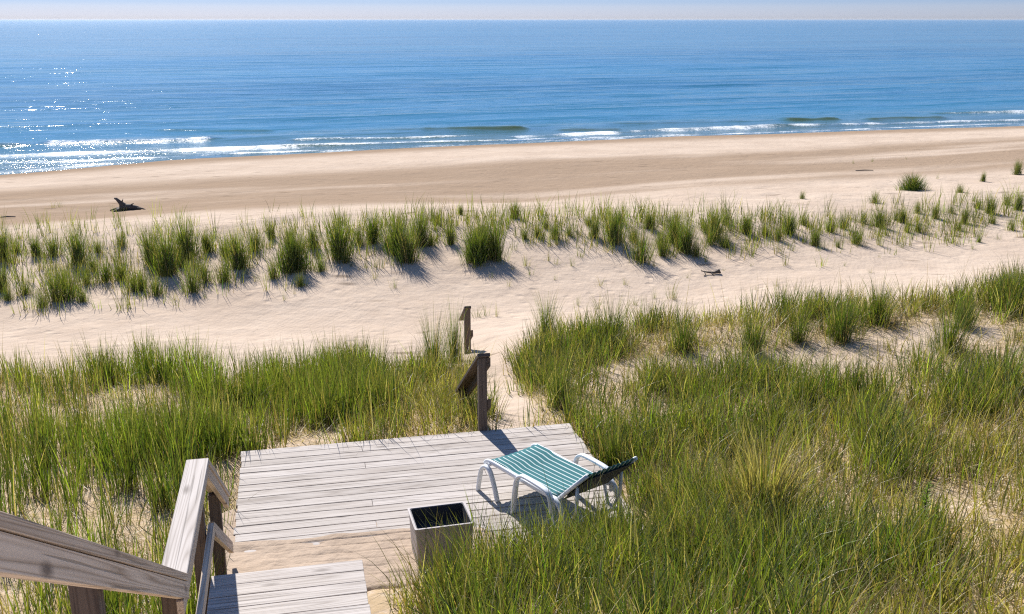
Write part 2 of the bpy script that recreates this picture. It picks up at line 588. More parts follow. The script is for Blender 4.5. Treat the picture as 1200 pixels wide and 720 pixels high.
# ------------------------------------------------------------------ grass blades
def blades_mesh(name, base, L, az, th0, th1, width, col, K=4, m=None, basecol=None, tipcol=None):
    """one mesh of tapered, bent blades. th0: lean at the foot, th1: added lean at the tip"""
    n = len(L)
    dirv = np.stack([np.cos(az), np.sin(az)], -1)
    fa = az + np.pi / 2 + RNG.normal(0, 0.7, n)
    sv = np.stack([np.cos(fa), np.sin(fa), np.zeros(n)], -1)
    nv = 2 * K + 1
    V = np.empty((n, nv, 3), np.float32)
    C = np.empty((n, nv, 4), np.float32)
    C[..., 3] = 1
    p = base.copy()
    basecol = np.array([0.33, 0.26, 0.14]) if basecol is None else basecol
    tipcol = np.array([0.36, 0.31, 0.15]) if tipcol is None else tipcol
    for k in range(K + 1):
        t = k / K
        w = width * (1.0 - 0.15 * t) * (1 - t ** 3.0)
        cc = col * (1 - max(0, 0.22 - t) * 2.2) + basecol * max(0, 0.22 - t) * 2.2
        ft = max(0, t - 0.70) * 1.5
        cc = cc * (1 - ft) + tipcol * ft
        if k < K:
            V[:, 2 * k] = p - sv * (w / 2)[:, None]
            V[:, 2 * k + 1] = p + sv * (w / 2)[:, None]
            C[:, 2 * k, :3] = cc
            C[:, 2 * k + 1, :3] = cc
            th = th0 + th1 * ((k + 0.5) / K) ** 1.5
            step = (L / K)[:, None]
            p = p + np.concatenate([dirv * (np.sin(th)[:, None] * step), np.cos(th)[:, None] * step], 1)
        else:
            V[:, 2 * K] = p
            C[:, 2 * K, :3] = cc
    me = bpy.data.meshes.new(name)
    me.vertices.add(n * nv)
    me.vertices.foreach_set('co', V.ravel())
    pat, starts, tot = [], [], 0
    for k in range(K - 1):
        pat += [2 * k, 2 * k + 1, 2 * k + 3, 2 * k + 2]
        starts.append(tot)
        tot += 4
    pat += [2 * K - 2, 2 * K - 1, 2 * K]
    starts.append(tot)
    tot += 3
    li = (np.arange(n)[:, None] * nv + np.array(pat)[None]).astype(np.int32)
    me.loops.add(n * tot)
    me.loops.foreach_set('vertex_index', li.ravel())
    me.polygons.add(n * K)
    me.polygons.foreach_set('loop_start', (np.arange(n)[:, None] * tot + np.array(starts)[None]).astype(np.int32).ravel())
    a = me.attributes.new('col', 'FLOAT_COLOR', 'POINT')
    a.data.foreach_set('color', C.ravel())
    me.materials.append(m or M_GRASS)
    me.update(calc_edges=True)
    me.polygons.foreach_set('use_smooth', np.ones(len(me.polygons), dtype=bool))
    return me


GREENS = np.array([(0.022, 0.062, 0.008), (0.045, 0.102, 0.013), (0.080, 0.145, 0.018), (0.150, 0.210, 0.032), (0.032, 0.082, 0.020)])
STRAW = np.array([(0.40, 0.33, 0.17), (0.32, 0.25, 0.12), (0.50, 0.44, 0.27), (0.24, 0.17, 0.09)])


def blade_colors(n, yellow=0.2, straw=0.12, dark=0.0):
    c = GREENS[RNG.integers(0, len(GREENS), n)] * np.exp(RNG.normal(-0.02, 0.42, (n, 1)))
    y = np.clip(RNG.normal(yellow, 0.15, n), 0, 1)[:, None]
    c = c * (1 - y) + np.array([0.20, 0.205, 0.045]) * y
    c = c * (1 - dark)
    s = RNG.random(n) < straw
    c[s] = STRAW[RNG.integers(0, len(STRAW), s.sum())] * RNG.uniform(0.8, 1.2, (s.sum(), 1))
    return c


def tuft_mesh(name, n, H, rad, spread, yellow, straw, dark, width=0.0075, wind=0.0):
    an = RNG.uniform(0, 2 * np.pi, n)
    rr = rad * np.minimum(np.abs(RNG.normal(0, 0.5, n)), 1.6) * (1 + 0.35 * np.sin(an * 2 + RNG.uniform(0, 6)) + 0.2 * np.sin(an * 5 + RNG.uniform(0, 6)))
    base = np.stack([np.cos(an) * rr, np.sin(an) * rr, np.full(n, -0.05)], -1)
    L = H * RNG.uniform(0.35, 1.15, n) * np.clip(1.12 - 0.45 * rr / rad, 0.35, 1.2)
    az = an + RNG.normal(0, 0.7, n)
    th0 = np.abs(RNG.normal(0.10, 0.10, n)) + spread * 0.45 * rr / rad
    th1 = np.abs(RNG.normal(spread, spread * 0.5, n))
    return blades_mesh(name, base, L, az, th0, th1, width * RNG.uniform(0.7, 1.25, n), blade_colors(n, yellow, straw, dark))


# ------------------------------------------------------------------ render, camera, light
SC.render.engine = 'CYCLES'
cam_d = bpy.data.cameras.new('camera')
cam_d.sensor_width = 36
cam_d.lens = 36 * FPX / 1200
cam_d.clip_start, cam_d.clip_end = 0.05, 200000
cam = bpy.data.objects.new('camera', cam_d)
cam.location = (0, 0, CAMZ)
cam.rotation_euler = (math.pi / 2 - PITCH, 0, 0)
COL.objects.link(cam)
SC.camera = cam

SUN_AZ, SUN_EL = R(-24), R(41)               # azimuth from +Y, positive towards +X
to_sun = Vector((math.sin(SUN_AZ) * math.cos(SUN_EL), math.cos(SUN_AZ) * math.cos(SUN_EL), math.sin(SUN_EL)))
sd = bpy.data.lights.new('sun', 'SUN')
sd.energy = 5.0
sd.angle = R(0.53)
sd.color = (1.0, 0.96, 0.90)
so = bpy.data.objects.new('sun', sd)
so.rotation_euler = to_sun.to_track_quat('Z', 'Y').to_euler()
so.location = to_sun * 60
COL.objects.link(so)

wd = bpy.data.worlds.new('World')
SC.world = wd
wd.use_nodes = True
nt = wd.node_tree
nt.nodes.clear()
sky = nt.nodes.new('ShaderNodeTexSky')
sky.sky_type = 'NISHITA'
sky.sun_disc = False
sky.sun_elevation = SUN_EL
sky.sun_rotation = SUN_AZ
sky.air_density = 1.0
sky.dust_density = 0.2
sky.ozone_density = 4.0
bg = nt.nodes.new('ShaderNodeBackground')
bg.inputs['Strength'].default_value = 0.078
wo = nt.nodes.new('ShaderNodeOutputWorld')
tc = nt.nodes.new('ShaderNodeTexCoord')
sep = nt.nodes.new('ShaderNodeSeparateXYZ')
nt.links.new(tc.outputs['Generated'], sep.inputs[0])
rmp = nt.nodes.new('ShaderNodeValToRGB')      # thin haze bank low over the lake, clearer blue above it
els = [(0.0, (0.50, 0.58, 0.92)), (0.003, (0.55, 0.64, 1.05)), (0.011, (0.55, 0.65, 1.07)), (0.0155, (0.45, 0.59, 1.05)), (0.06, (0.50, 0.66, 1.08)), (0.35, (0.9, 0.97, 1.1))]
cr = rmp.color_ramp
while len(cr.elements) < len(els):
    cr.elements.new(0.5)
for e, (p, c) in zip(cr.elements, els):
    e.position, e.color = p, (*c, 1)
nt.links.new(sep.outputs[2], rmp.inputs[0])
mxs = nt.nodes.new('ShaderNodeMix')
mxs.data_type, mxs.blend_type = 'RGBA', 'MULTIPLY'
mxs.inputs[0].default_value = 1.0
nt.links.new(sky.outputs[0], mxs.inputs[6])
nt.links.new(rmp.outputs[0], mxs.inputs[7])
nt.links.new(mxs.outputs[2], bg.inputs[0])
nt.links.new(bg.outputs[0], wo.inputs[0])

vs = SC.view_settings
vs.view_transform = 'Standard'
vs.look = 'None'
vs.gamma = 1
vs.exposure = 0.55
vs.use_curve_mapping = False
SC.cycles.use_denoising = False
SC.cycles.filter_width = 1.2
SC.cycles.max_bounces = 7
SC.cycles.diffuse_bounces = 3
SC.cycles.transparent_max_bounces = 6
SC.cycles.sample_clamp_indirect = 6
SC.cycles.caustics_reflective = False
SC.cycles.caustics_refractive = False

# ------------------------------------------------------------------ ground
def axis(lo, hi, c0, c1, fine, grow):
    a = list(np.arange(c0, c1, fine))
    st, x = fine, c1
    up = []
    while x < hi:
        up.append(x)
        st = min(st * grow, 1.2)
        x += st
    st, x = fine, c0 - fine
    dn = []
    while x > lo:
        dn.append(x)
        st = min(st * grow, 1.2)
        x -= st
    return np.array(dn[::-1] + a + up)


gx = axis(-90, 130, -7, 10, 0.07, 1.012)
gy = axis(-14, 112, 5, 20, 0.07, 1.008)
GX, GY = np.meshgrid(gx, gy)
GZ = hterrain(GX, GY)
S_ = GX * SN[0] + GY * SN[1]
T_ = GX * ST[0] + GY * ST[1]
wn = fbm(T_ * 0.05, S_ * 0.30, 40, 5)
band = sstep(33, 36, S_) * (1 - sstep(46, 50, S_ + 1.5 * wn))
WET = np.clip(band * sstep(-0.25, 0.30, wn + 0.30) * 0.85, 0, 1)
WET = np.maximum(WET, sstep(-2.76, -2.95, GZ) * 0.9)


PATH = np.array([on_z(*q)[:2] for q in ((600, 500, -0.2), (590, 470, -0.45), (580, 440, -0.85), (572, 410, -1.2), (568, 385, -1.5), (570, 360, -1.7))])
BANK = np.array([on_z(*q)[:2] for q in ((690, 438, -0.4), (780, 428, -0.38), (880, 424, -0.3), (960, 420, -0.2), (1060, 408, -0.1), (1130, 402, 0))])


def veg(x, y, litter=False):
    """0..1: how much marram grows at a spot of the near dune (world coordinates)"""
    s = x * SN[0] + y * SN[1]
    t = x * ST[0] + y * ST[1]
    a, b = ab(x, y)
    left = (b < 1.15)
    edge_l = 16.0 + 0.5 * vnoise(x * 0.7, y * 0.7, 5)
    edge_r = np.interp(x, [0, 1.5, 4, 7, 12], [16.2, 16.8, 16.3, 16.4, 17.0]) + 0.5 * vnoise(x * 0.7, y * 0.7, 6)
    d = np.where(left, 1 - sstep(edge_l - 0.9, edge_l + 0.2, y), 1 - sstep(edge_r - 0.6, edge_r + 0.4, y))
    path = np.ones_like(x)
    for (p, q) in zip(PATH[:-1], PATH[1:]):
        e = q - p
        k = np.clip(((x - p[0]) * e[0] + (y - p[1]) * e[1]) / (e @ e), 0, 1)
        dd = np.hypot(x - p[0] - k * e[0], y - p[1] - k * e[1])
        path = np.minimum(path, sstep(0.24, 0.42, dd + 0.10 * vnoise(x * 2, y * 2, 34)))
    gap = sstep(-0.22, 0.16, fbm(x * 0.75, y * 0.75, 12, 3) + np.where(left, 0.05, 0.20))
    gap = np.maximum(gap, 0.22)
    bank = np.ones_like(x)
    for (p, q) in zip(BANK[:-1], BANK[1:]):
        e = q - p
        k = np.clip(((x - p[0]) * e[0] + (y - p[1]) * e[1]) / (e @ e), 0, 1)
        dd = np.hypot(x - p[0] - k * e[0], y - p[1] - k * e[1])
        bank = np.minimum(bank, 0.12 + 0.88 * sstep(0.30, 0.75, dd + 0.25 * vnoise(x * 1.7, y * 1.7, 33)))
    if litter:
        return d * path * (0.55 + 0.45 * gap) * np.maximum(bank, 0.35)
    return d * path * gap * bank


LIT = veg(GX, GY, True) * 0.9 * sstep(2, 5, GY)
tr = grid_mesh('sand', GX, GY, GZ, M_SAND, {'wet': WET, 'litter': LIT})
tag(tr, kind='structure')

# ------------------------------------------------------------------ lake
def lake():
    s1 = np.arange(50, 100, 0.16)
    s2 = [100.0]
    st = 0.16
    while s2[-1] < 60000:
        st *= 1.011
        s2.append(s2[-1] + st)
    s = np.concatenate([s1, np.array(s2)])
    u = np.linspace(-1, 1, 760)
    S, U = np.meshgrid(s, u, indexing='ij')
    T = 6 + U * (75 + (S - 50) * 1.15)
    ds = np.gradient(s)[:, None] * np.ones_like(U)
    X, Y = SN[0] * S + ST[0] * T, SN[1] * S + ST[1] * T

    def fade(lam):
        return 1 - sstep(lam * 0.12, lam * 0.35, ds)
    depth = np.clip((S - 56) / 12, 0, 1)
    ph = S + 2.2 * fbm(T * 0.035, S * 0.05, 50, 3)
    A = 0.5 + 0.5 * fbm(T * 0.05, S * 0.09, 51, 3)
    z = 0.095 * A * (2 * (0.5 + 0.5 * np.sin(2 * np.pi * ph / 6.2)) ** 1.6 - 0.8) * fade(6.2) * depth
    z += 0.10 * fbm(T * 0.022, S * 0.085, 55, 3) * fade(11) * depth
    z += 0.05 * fbm(T * 0.16, S * 0.55, 52, 3) * fade(2.4) * (0.3 + 0.7 * depth)
    z += 0.10 * fbm(T * 0.05, S * 0.20, 53, 3) * fade(5) * depth
    z += 0.018 * fbm(T * 0.9, S * 2.0, 54, 2) * fade(0.8)
    foam = np.zeros_like(z)
    crest = np.zeros_like(z)
    # breakers: (pixel line of the crest, height, foam strength, run of foam towards the beach)
    for pts, hgt, fo, run, cr in [
        ([(-160, 170), (0, 169), (40, 168)], 0.30, 0.15, 0.6, 1.0),
        ([(35, 167), (120, 165), (235, 162), (262, 160)], 0.26, 1.0, 2.6, 0.3),
        ([(-200, 186), (0, 182), (160, 177), (300, 172), (420, 168)], 0.10, 0.98, 2.4, 0.0),
        ([(-200, 199), (0, 196), (140, 190), (280, 180), (330, 178)], 0.05, 0.72, 1.6, 0.0),
        ([(322, 163), (400, 161), (470, 160), (540, 158), (600, 157)], 0.15, 0.98, 0.9, 0.5),
        ([(488, 151), (550, 150), (622, 149)], 0.27, 0.35, 0.8, 1.0),
        ([(560, 163), (660, 157), (760, 152), (860, 149), (945, 146)], 0.16, 0.98, 1.8, 0.3),
        ([(650, 151), (700, 150), (730, 150)], 0.20, 0.2, 0.7, 0.8),
        ([(880, 148), (960, 146), (1060, 143), (1200, 140), (1350, 137)], 0.14, 0.92, 0.9, 0.4),
        ([(915, 138), (950, 138), (985, 137)], 0.38, 0.08, 0.7, 1.0),
        ([(1010, 140), (1060, 138), (1110, 137)], 0.20, 0.12, 0.6, 0.7),
        ([(-100, 192), (60, 190), (220, 183), (420, 174)], 0.04, 1.0, 0.8, 0.0),
        ([(300, 172), (450, 168), (600, 164), (700, 161)], 0.10, 1.0, 0.6, 0.4),
        ([(600, 167), (760, 159), (900, 155), (1050, 150)], 0.08, 1.0, 0.55, 0.3),
        ([(1000, 151), (1120, 147), (1250, 143)], 0.06, 1.0, 0.6, 0.1),
        ([(330, 155), (420, 153), (500, 152)], 0.13, 0.0, 0.7, 0.5),
        ([(700, 145), (790, 143), (880, 141)], 0.14, 0.05, 0.7, 0.5),
        ([(180, 153), (250, 152), (330, 152)], 0.12, 0.25, 0.6, 0.3),
        ([(1085, 132), (1140, 131), (1200, 130), (1260, 130)], 0.22, 0.9, 1.6, 0.4),
    ]:
        w = np.array([on_z(px, py, LAKE + hgt * 0.5)[:2] for px, py in pts])
        ts, ss = w @ ST, w @ SN
        o = np.argsort(ts)
        sc = np.interp(T, ts[o], ss[o]) + 0.35 * fbm(T * 0.25, T * 0 + pts[0][0], 60, 3)
        L = ts.max() - ts.min()
        m = sstep(ts.min() - 0.02 * L, ts.min() + 0.12 * L, T) * (1 - sstep(ts.max() - 0.12 * L, ts.max() + 0.02 * L, T))
        m = m * (0.70 + 0.45 * fbm(T * 0.5, T * 0.1 + pts[0][1], 61, 4))
        hgt = hgt * 0.78
        d = S - sc
        prof = np.where(d < 0, np.exp(-(d / 0.42) ** 2), np.exp(-(d / 1.25) ** 2))
        z += hgt * m * prof - 0.25 * hgt * m * np.exp(-((d + 1.1) / 0.6) ** 2)
        f = np.where(d < 0, np.exp(-(d / run) ** 2), np.exp(-(d / 0.28) ** 2)) * m * fo
        foam = np.maximum(foam, f)
        crest = np.maximum(crest, cr * m * np.exp(-((d + 0.30) / 0.42) ** 2))
    # swash edge
    g = hterrain(X[:420], Y[:420])
    sh = np.zeros_like(z)
    wz = LAKE - g
    sh[:420] = 1 - sstep(0.02, 0.9, wz)
    ed = np.exp(-((wz - 0.03) / 0.06) ** 2) * np.clip(0.50 + 0.30 * sstep(5, -25, T[:420]) + 0.35 * fbm(T[:420] * 0.35, S[:420] * 0.1, 66, 4), 0, 1)
    foam[:420] = np.maximum(foam[:420], ed)
    return grid_mesh('lake', X, Y, LAKE + z, M_WATER, {'foam': foam, 'shallow': sh, 'crest': crest, 'chop': np.clip(np.exp(-np.maximum(S - 62, 0) / 7.0) * (0.35 + 0.65 * sstep(8, -22, T)) , 0, 1)})


tag(lake(), kind='structure')

# ------------------------------------------------------------------ deck
DK = W(9, 1.2, 0)
deck = empty('wooden_deck', DK, 'low weathered plank deck half drifted with sand at its near corner', 'deck')
DB0, DB1, DA0, DA1 = -0.68, 3.00, 7.48, 10.53
mb = MB(DK)
PW = 0.146
k, a = 0, DA1
while a - PW > DA0 - 0.01:
    dz = random.uniform(-0.002, 0.002)
    j0, j1 = random.uniform(-0.012, 0.012), random.uniform(-0.012, 0.012)
    ac = a - PW / 2
    tint = random.choice([random.uniform(0.25, 0.6), random.uniform(0.45, 1.0)])
    if k % 3 == 1:                          # a butt joint on every third row
        bj = random.choice([0.6, 1.8])
        mb.board(W(ac, DB0 + j0, -0.018 + dz), W(ac, bj - 0.002, -0.018 + dz), W(1, 0), PW - 0.011, 0.036, tint, 4, 0.0015)
        mb.board(W(ac, bj + 0.002, -0.018 + dz), W(ac, DB1 + j1, -0.018 + dz), W(1, 0), PW - 0.011, 0.036, random.random(), 4, 0.0015)
    else:
        mb.board(W(ac, DB0 + j0, -0.018 + dz), W(ac, DB1 + j1, -0.018 + dz), W(1, 0), PW - 0.011, 0.036, tint, 6, 0.0015)
    a -= PW
    k += 1
mb.build('decking', M_DECK, deck, 0.003)
mb = MB(DK)
for b in np.linspace(DB0 + 0.06, DB1 - 0.06, 8):
    mb.board(W(DA0 + 0.05, b, -0.13), W(DA1 - 0.05, b, -0.13), W(0, 1), 0.038, 0.18)
for a in (DA0 + 0.03, DA1 - 0.03):
    mb.board(W(a, DB0 + 0.03, -0.13), W(a, DB1 - 0.03, -0.13), W(1, 0), 0.036, 0.18)
mb.build('joist_frame', M_POST, deck)

# sand blown over the near corner of the deck
da = np.arange(7.2, 9.2, 0.012)
db = np.arange(-0.95, 2.2, 0.02)
DBg, DAg = np.meshgrid(db, da)
edge = 8.47 - 0.02 * DBg + 0.10 * fbm(DBg * 1.6, DAg * 0.0 + 3.3, 70, 3) - 0.16 * sstep(0.6, 1.3, DBg)
depth = np.clip(edge - DAg, -0.6, 1)
zz = np.where(depth > 0, 0.035 * np.sqrt(np.maximum(depth, 0)), 0.04 * depth) - 0.004
gapd = np.abs(((DA1 - DAg) / PW) % 1.0 - 0.5)
zz = zz - 0.016 * np.exp(-((0.5 - gapd) / 0.06) ** 2) * (0.35 + np.exp(-np.maximum(depth, 0) / 0.25)) * (0.25 + 0.75 * sstep(-0.5, 0.2, DBg))
lft = 1 - sstep(-0.1, 0.5, DBg)
zz += ((0.008 + 0.012 * lft) * fbm(DBg * 6, DAg * 7, 71, 3) + (0.010 + 0.016 * lft) * np.minimum(0, fbm(DBg * 4, DAg * 7, 72, 2))) * sstep(-0.02, 0.2, depth)
zz += 0.010 * lft * sstep(0.05, 0.3, depth) + 0.035 * sstep(0.25, 0.8, depth) * (1 - sstep(0.0, 1.0, DBg)) 
zz = zz - 0.16 * (1 - sstep(7.22, 7.42, DAg)) - 0.06 * sstep(1.5, 2.2, DBg) - 0.06 * sstep(0.05, 0.25, DB0 - DBg)
P = np.stack([AV[0] * DAg + BV[0] * DBg, AV[1] * DAg + BV[1] * DBg], -1)
sd_ = grid_mesh('drifted_sand', P[..., 0], P[..., 1], zz, M_SAND, {'wet': zz * 0 + 0.42, 'litter': zz * 0})
tag(sd_, kind='stuff')

# ------------------------------------------------------------------ staircase and railing
LZ = 0.80                                    # landing
SK = W(5.8, 0, LZ)
stair = empty('wooden_staircase', SK, 'weathered wooden stairs and landing with left handrail stepping down to the deck', 'staircase')
LB0, LB1, LA0, LA1 = -0.69, 0.345, 5.02, 6.53
mb = MB(SK)
a = LA1
while a - PW > LA0:
    mb.board(W(a - PW / 2, LB0, LZ - 0.019), W(a - PW / 2, LB1 + random.uniform(-.006, .006), LZ - 0.019), W(1, 0), PW - 0.007, 0.038, random.uniform(0.4, 1), 3, 0.001)
    a -= PW
mb.build('landing', M_DECK, stair, 0.003)
for i in range(1, 4):                        # lower flight
    mb = MB(SK)
    a, z = LA1 + 0.28 * i - 0.02, LZ - 0.195 * i
    for q in (0, 1):
        mb.board(W(a - 0.07 - 0.142 * q, LB0, z - 0.019), W(a - 0.07 - 0.142 * q, LB1, z - 0.019), W(1, 0), 0.136, 0.038)
    mb.build('tread', M_DECK, stair, 0.003)
SL = 0.60
TOPZ, n_up = 2.9, 0
i = 1
while LZ + 0.177 * i < TOPZ - 0.01:          # upper flight towards the eye
    mb = MB(SK)
    a, z = LA0 - 0.295 * (i - 1), LZ + 0.177 * i
    for q in (0, 1):
        mb.board(W(a - 0.07 - 0.142 * q, LB0, z - 0.019), W(a - 0.07 - 0.142 * q, LB1, z - 0.019), W(1, 0), 0.136, 0.038)
    mb.build('tread', M_DECK, stair, 0.003)
    i += 1
a_top = LA0 - 0.295 * (i - 1)
mb = MB(SK)
for q in range(14):
    mb.board(W(a_top - PW * (q + 0.5), -1.3, TOPZ - 0.019), W(a_top - PW * (q + 0.5), 1.2, TOPZ - 0.019), W(1, 0), PW - 0.007, 0.038)
mb.build('top_platform', M_DECK, stair, 0.003)
for b in (LB0 + 0.04, LB1 - 0.04):
    mb = MB(SK)
    mb.board(W(LA1 - 0.1, b, LZ - 0.16), W(7.44, b, -0.03), (0, 0, 1), 0.24, 0.038, cut0=W(1, 0), cut1=W(1, 0))
    mb.board(W(LA0, b, LZ - 0.17), W(LA1 - 0.11, b, LZ - 0.17), (0, 0, 1), 0.24, 0.036)
    mb.board(W(a_top, b, TOPZ - 0.2), W(LA0 - 0.01, b, LZ - 0.06), (0, 0, 1), 0.24, 0.038, cut0=W(1, 0), cut1=W(1, 0))
    mb.build('stringer', M_POST, stair)

BR = -0.655                                   # inner face of the railing
# upper rail, read off the plane of the railing
aN, zN = on_b(220, 672, BR)
aF, zF = on_b(0, 598, BR)
sl = (zF - zN) / (aF - aN)
a_far = aF - 1.0


def zc(a):
    return zN + sl * (a - aN)


CAP_Z = 1.65
up_n = Vector((0, 0, 1))
cu = 1 / math.sqrt(1 + sl * sl)
mb = MB(SK)
mb.board(W(a_far, BR - 0.07, zc(a_far) - 0.019 / cu), W(aN, BR - 0.07, zc(aN) - 0.019 / cu), W(0, 1), 0.14, 0.038, 0.30, 8, 0.0, W(1, 0), W(1, 0))
mb.build('handrail_cap', M_RAIL, stair, 0.003)
mb = MB(SK)
off = (0.041 + 0.045) / cu
mb.board(W(a_far, BR - 0.024, zc(a_far) - off), W(aN + 0.02, BR - 0.024, zc(aN + 0.02) - off), (0, 0, 1), 0.089, 0.038, 0.85, 8, 0.0, W(1, 0), W(1, 0))
mb.build('rail_board', M_RAIL, stair, 0.003)
# level rail of the landing
a_l1 = 6.60
mb = MB(SK)
mb.board(W(aN - 0.02, BR - 0.078, CAP_Z - 0.019), W(a_l1, BR - 0.062, CAP_Z - 0.019), W(0, 1), 0.145, 0.038, 0.95)
mb.build('handrail_cap', M_DECK, stair, 0.004)
mb = MB(SK)
mb.board(W(aN - 0.2, BR - 0.026, CAP_Z - 0.086), W(a_l1 - 0.01, BR - 0.020, CAP_Z - 0.086), (0, 0, 1), 0.089, 0.036, 0.5)
mb.build('rail_board', M_RAIL, stair, 0.003)
mb = MB(SK)
mb.board(W(4.5, BR - 0.015, 1.10), W(6.64, BR - 0.015, 1.10), (0, 0, 1), 0.089, 0.038, 0.6)
mb.build('middle_rail', M_RAIL, stair, 0.003)
# falling rails of the lower flight
dl = 0.65
mb = MB(SK)
mb.board(W(a_l1, BR - 0.062, CAP_Z - 0.022), W(8.09, BR - 0.062, CAP_Z - 0.022 - dl * 1.49), W(0, 1), 0.14, 0.038, 0.5, 1, 0, W(1, 0), W(1, 0))
mb.build('handrail_cap', M_RAIL, stair, 0.003)
mb = MB(SK)
mb.board(W(a_l1 + 0.01, BR - 0.020, CAP_Z - 0.098), W(8.08, BR - 0.020, CAP_Z - 0.098 - dl * 1.47), (0, 0, 1), 0.089, 0.036, 0.6, 1, 0, W(1, 0), W(1, 0))
mb.build('rail_board', M_RAIL, stair, 0.003)
mb = MB(SK)
mb.board(W(6.65, BR - 0.014, 1.095), W(8.05, BR - 0.014, 1.095 - dl * 1.40), (0, 0, 1), 0.089, 0.036, 0.6, 1, 0, W(1, 0), W(1, 0))
mb.build('middle_rail', M_RAIL, stair, 0.003)
AP = on_b(102, 700, BR - 0.088)[0]
for a, top, foot in ((7.78, CAP_Z - 0.05 - dl * 1.18, -0.25), (6.52, CAP_Z - 0.045, 0.0), (aN - 0.06, zc(aN - 0.06) - 0.05, 0.1), (AP, zc(AP) - 0.05, 0.3), (AP - 1.7, zc(AP - 1.7) - 0.05, 0.6)):
    mb = MB(SK)
    mb.board(W(a, BR - 0.088, foot), W(a, BR - 0.088, top), W(0, 1), 0.089, 0.089, 0.6)
    mb.build('post', M_POST, stair, 0.004)

# ------------------------------------------------------------------ beach railing beyond the deck
P1 = on_z(565.5, 503, 0.0)
a1, b1 = ab(P1[0], P1[1])
PK = Vector(P1)
br = empty('beach_railing', PK, 'brown railing at the far edge of the deck falling down towards the beach', 'railing')
for a, z0, z1 in ((a1, -0.35, 0.90), (a1 + 1.40, -1.0, 0.0)):
    mb = MB(PK)
    mb.board(W(a, b1, z0), W(a, b1, z1 - 0.03), W(0, 1), 0.095, 0.095, 0.7)
    mb.build('post', M_POST, br, 0.004)
mb = MB(PK)
mb.board(W(a1 - 0.07, b1 + 0.01, 0.915), W(a1 + 1.55, b1 + 0.01, 0.915 - 0.63 * 1.62), W(0, 1), 0.14, 0.038, 0.3)
mb.build('handrail_cap', M_POST, br, 0.003)
mb = MB(PK)
mb.board(W(a1 - 0.05, b1 + 0.069, 0.82), W(a1 + 1.5, b1 + 0.069, 0.82 - 0.63 * 1.55), (0, 0, 1), 0.089, 0.038, 0.3, cut0=W(1, 0), cut1=W(1, 0))
mb.build('rail_board', M_POST, br, 0.003)
mb = MB(PK)
mb.board(W(a1 - 0.06, b1 + 0.069, 0.33), W(a1 + 1.5, b1 + 0.069, 0.33 - 0.63 * 1.56), (0, 0, 1), 0.089, 0.038, 0.3, cut0=W(1, 0), cut1=W(1, 0))
mb.build('middle_rail', M_POST, br, 0.003)

G3 = px_ground(548, 414)
a3, b3 = ab(G3[0], G3[1])
z3 = G3[2]
PK = Vector(G3)
br = empty('beach_railing', PK, 'farther brown railing post standing in sand by the grass, rail sinking behind', 'railing')
mb = MB(PK)
mb.board(W(a3, b3, z3 - 0.4), W(a3, b3, z3 + 0.88), W(0, 1), 0.11, 0.11, 0.8)
mb.build('post', M_POST, br, 0.004)
mb = MB(PK)
mb.board(W(a3 - 0.09, b3, z3 + 0.91), W(a3 + 0.55, b3, z3 + 0.91 - 0.66 * 0.64), W(0, 1), 0.12, 0.04, 0.3)
mb.build('handrail_cap', M_POST, br, 0.003)
mb = MB(PK)
mb.board(W(a3 - 0.06, b3 + 0.077, z3 + 0.40), W(a3 + 0.8, b3 + 0.077, z3 + 0.40 - 0.62 * 0.86), (0, 0, 1), 0.1, 0.04, 0.3, cut0=W(1, 0), cut1=W(1, 0))
mb.build('middle_rail', M_POST, br, 0.003)


# ------------------------------------------------------------------ lounge chair
def smooth_path(pts, n=6):
    pts = [Vector(p) for p in pts]
    q = [pts[0]] + pts + [pts[-1]]
    out = []
    for i in range(1, len(q) - 2):
        for k in range(n):
            t = k / n
            a, b, c, d = q[i - 1], q[i], q[i + 1], q[i + 2]
            out.append(0.5 * ((2 * b) + (c - a) * t + (2 * a - 5 * b + 4 * c - d) * t * t + (3 * b - a - 3 * c + d) * t ** 3))
    out.append(pts[-1])
    return out


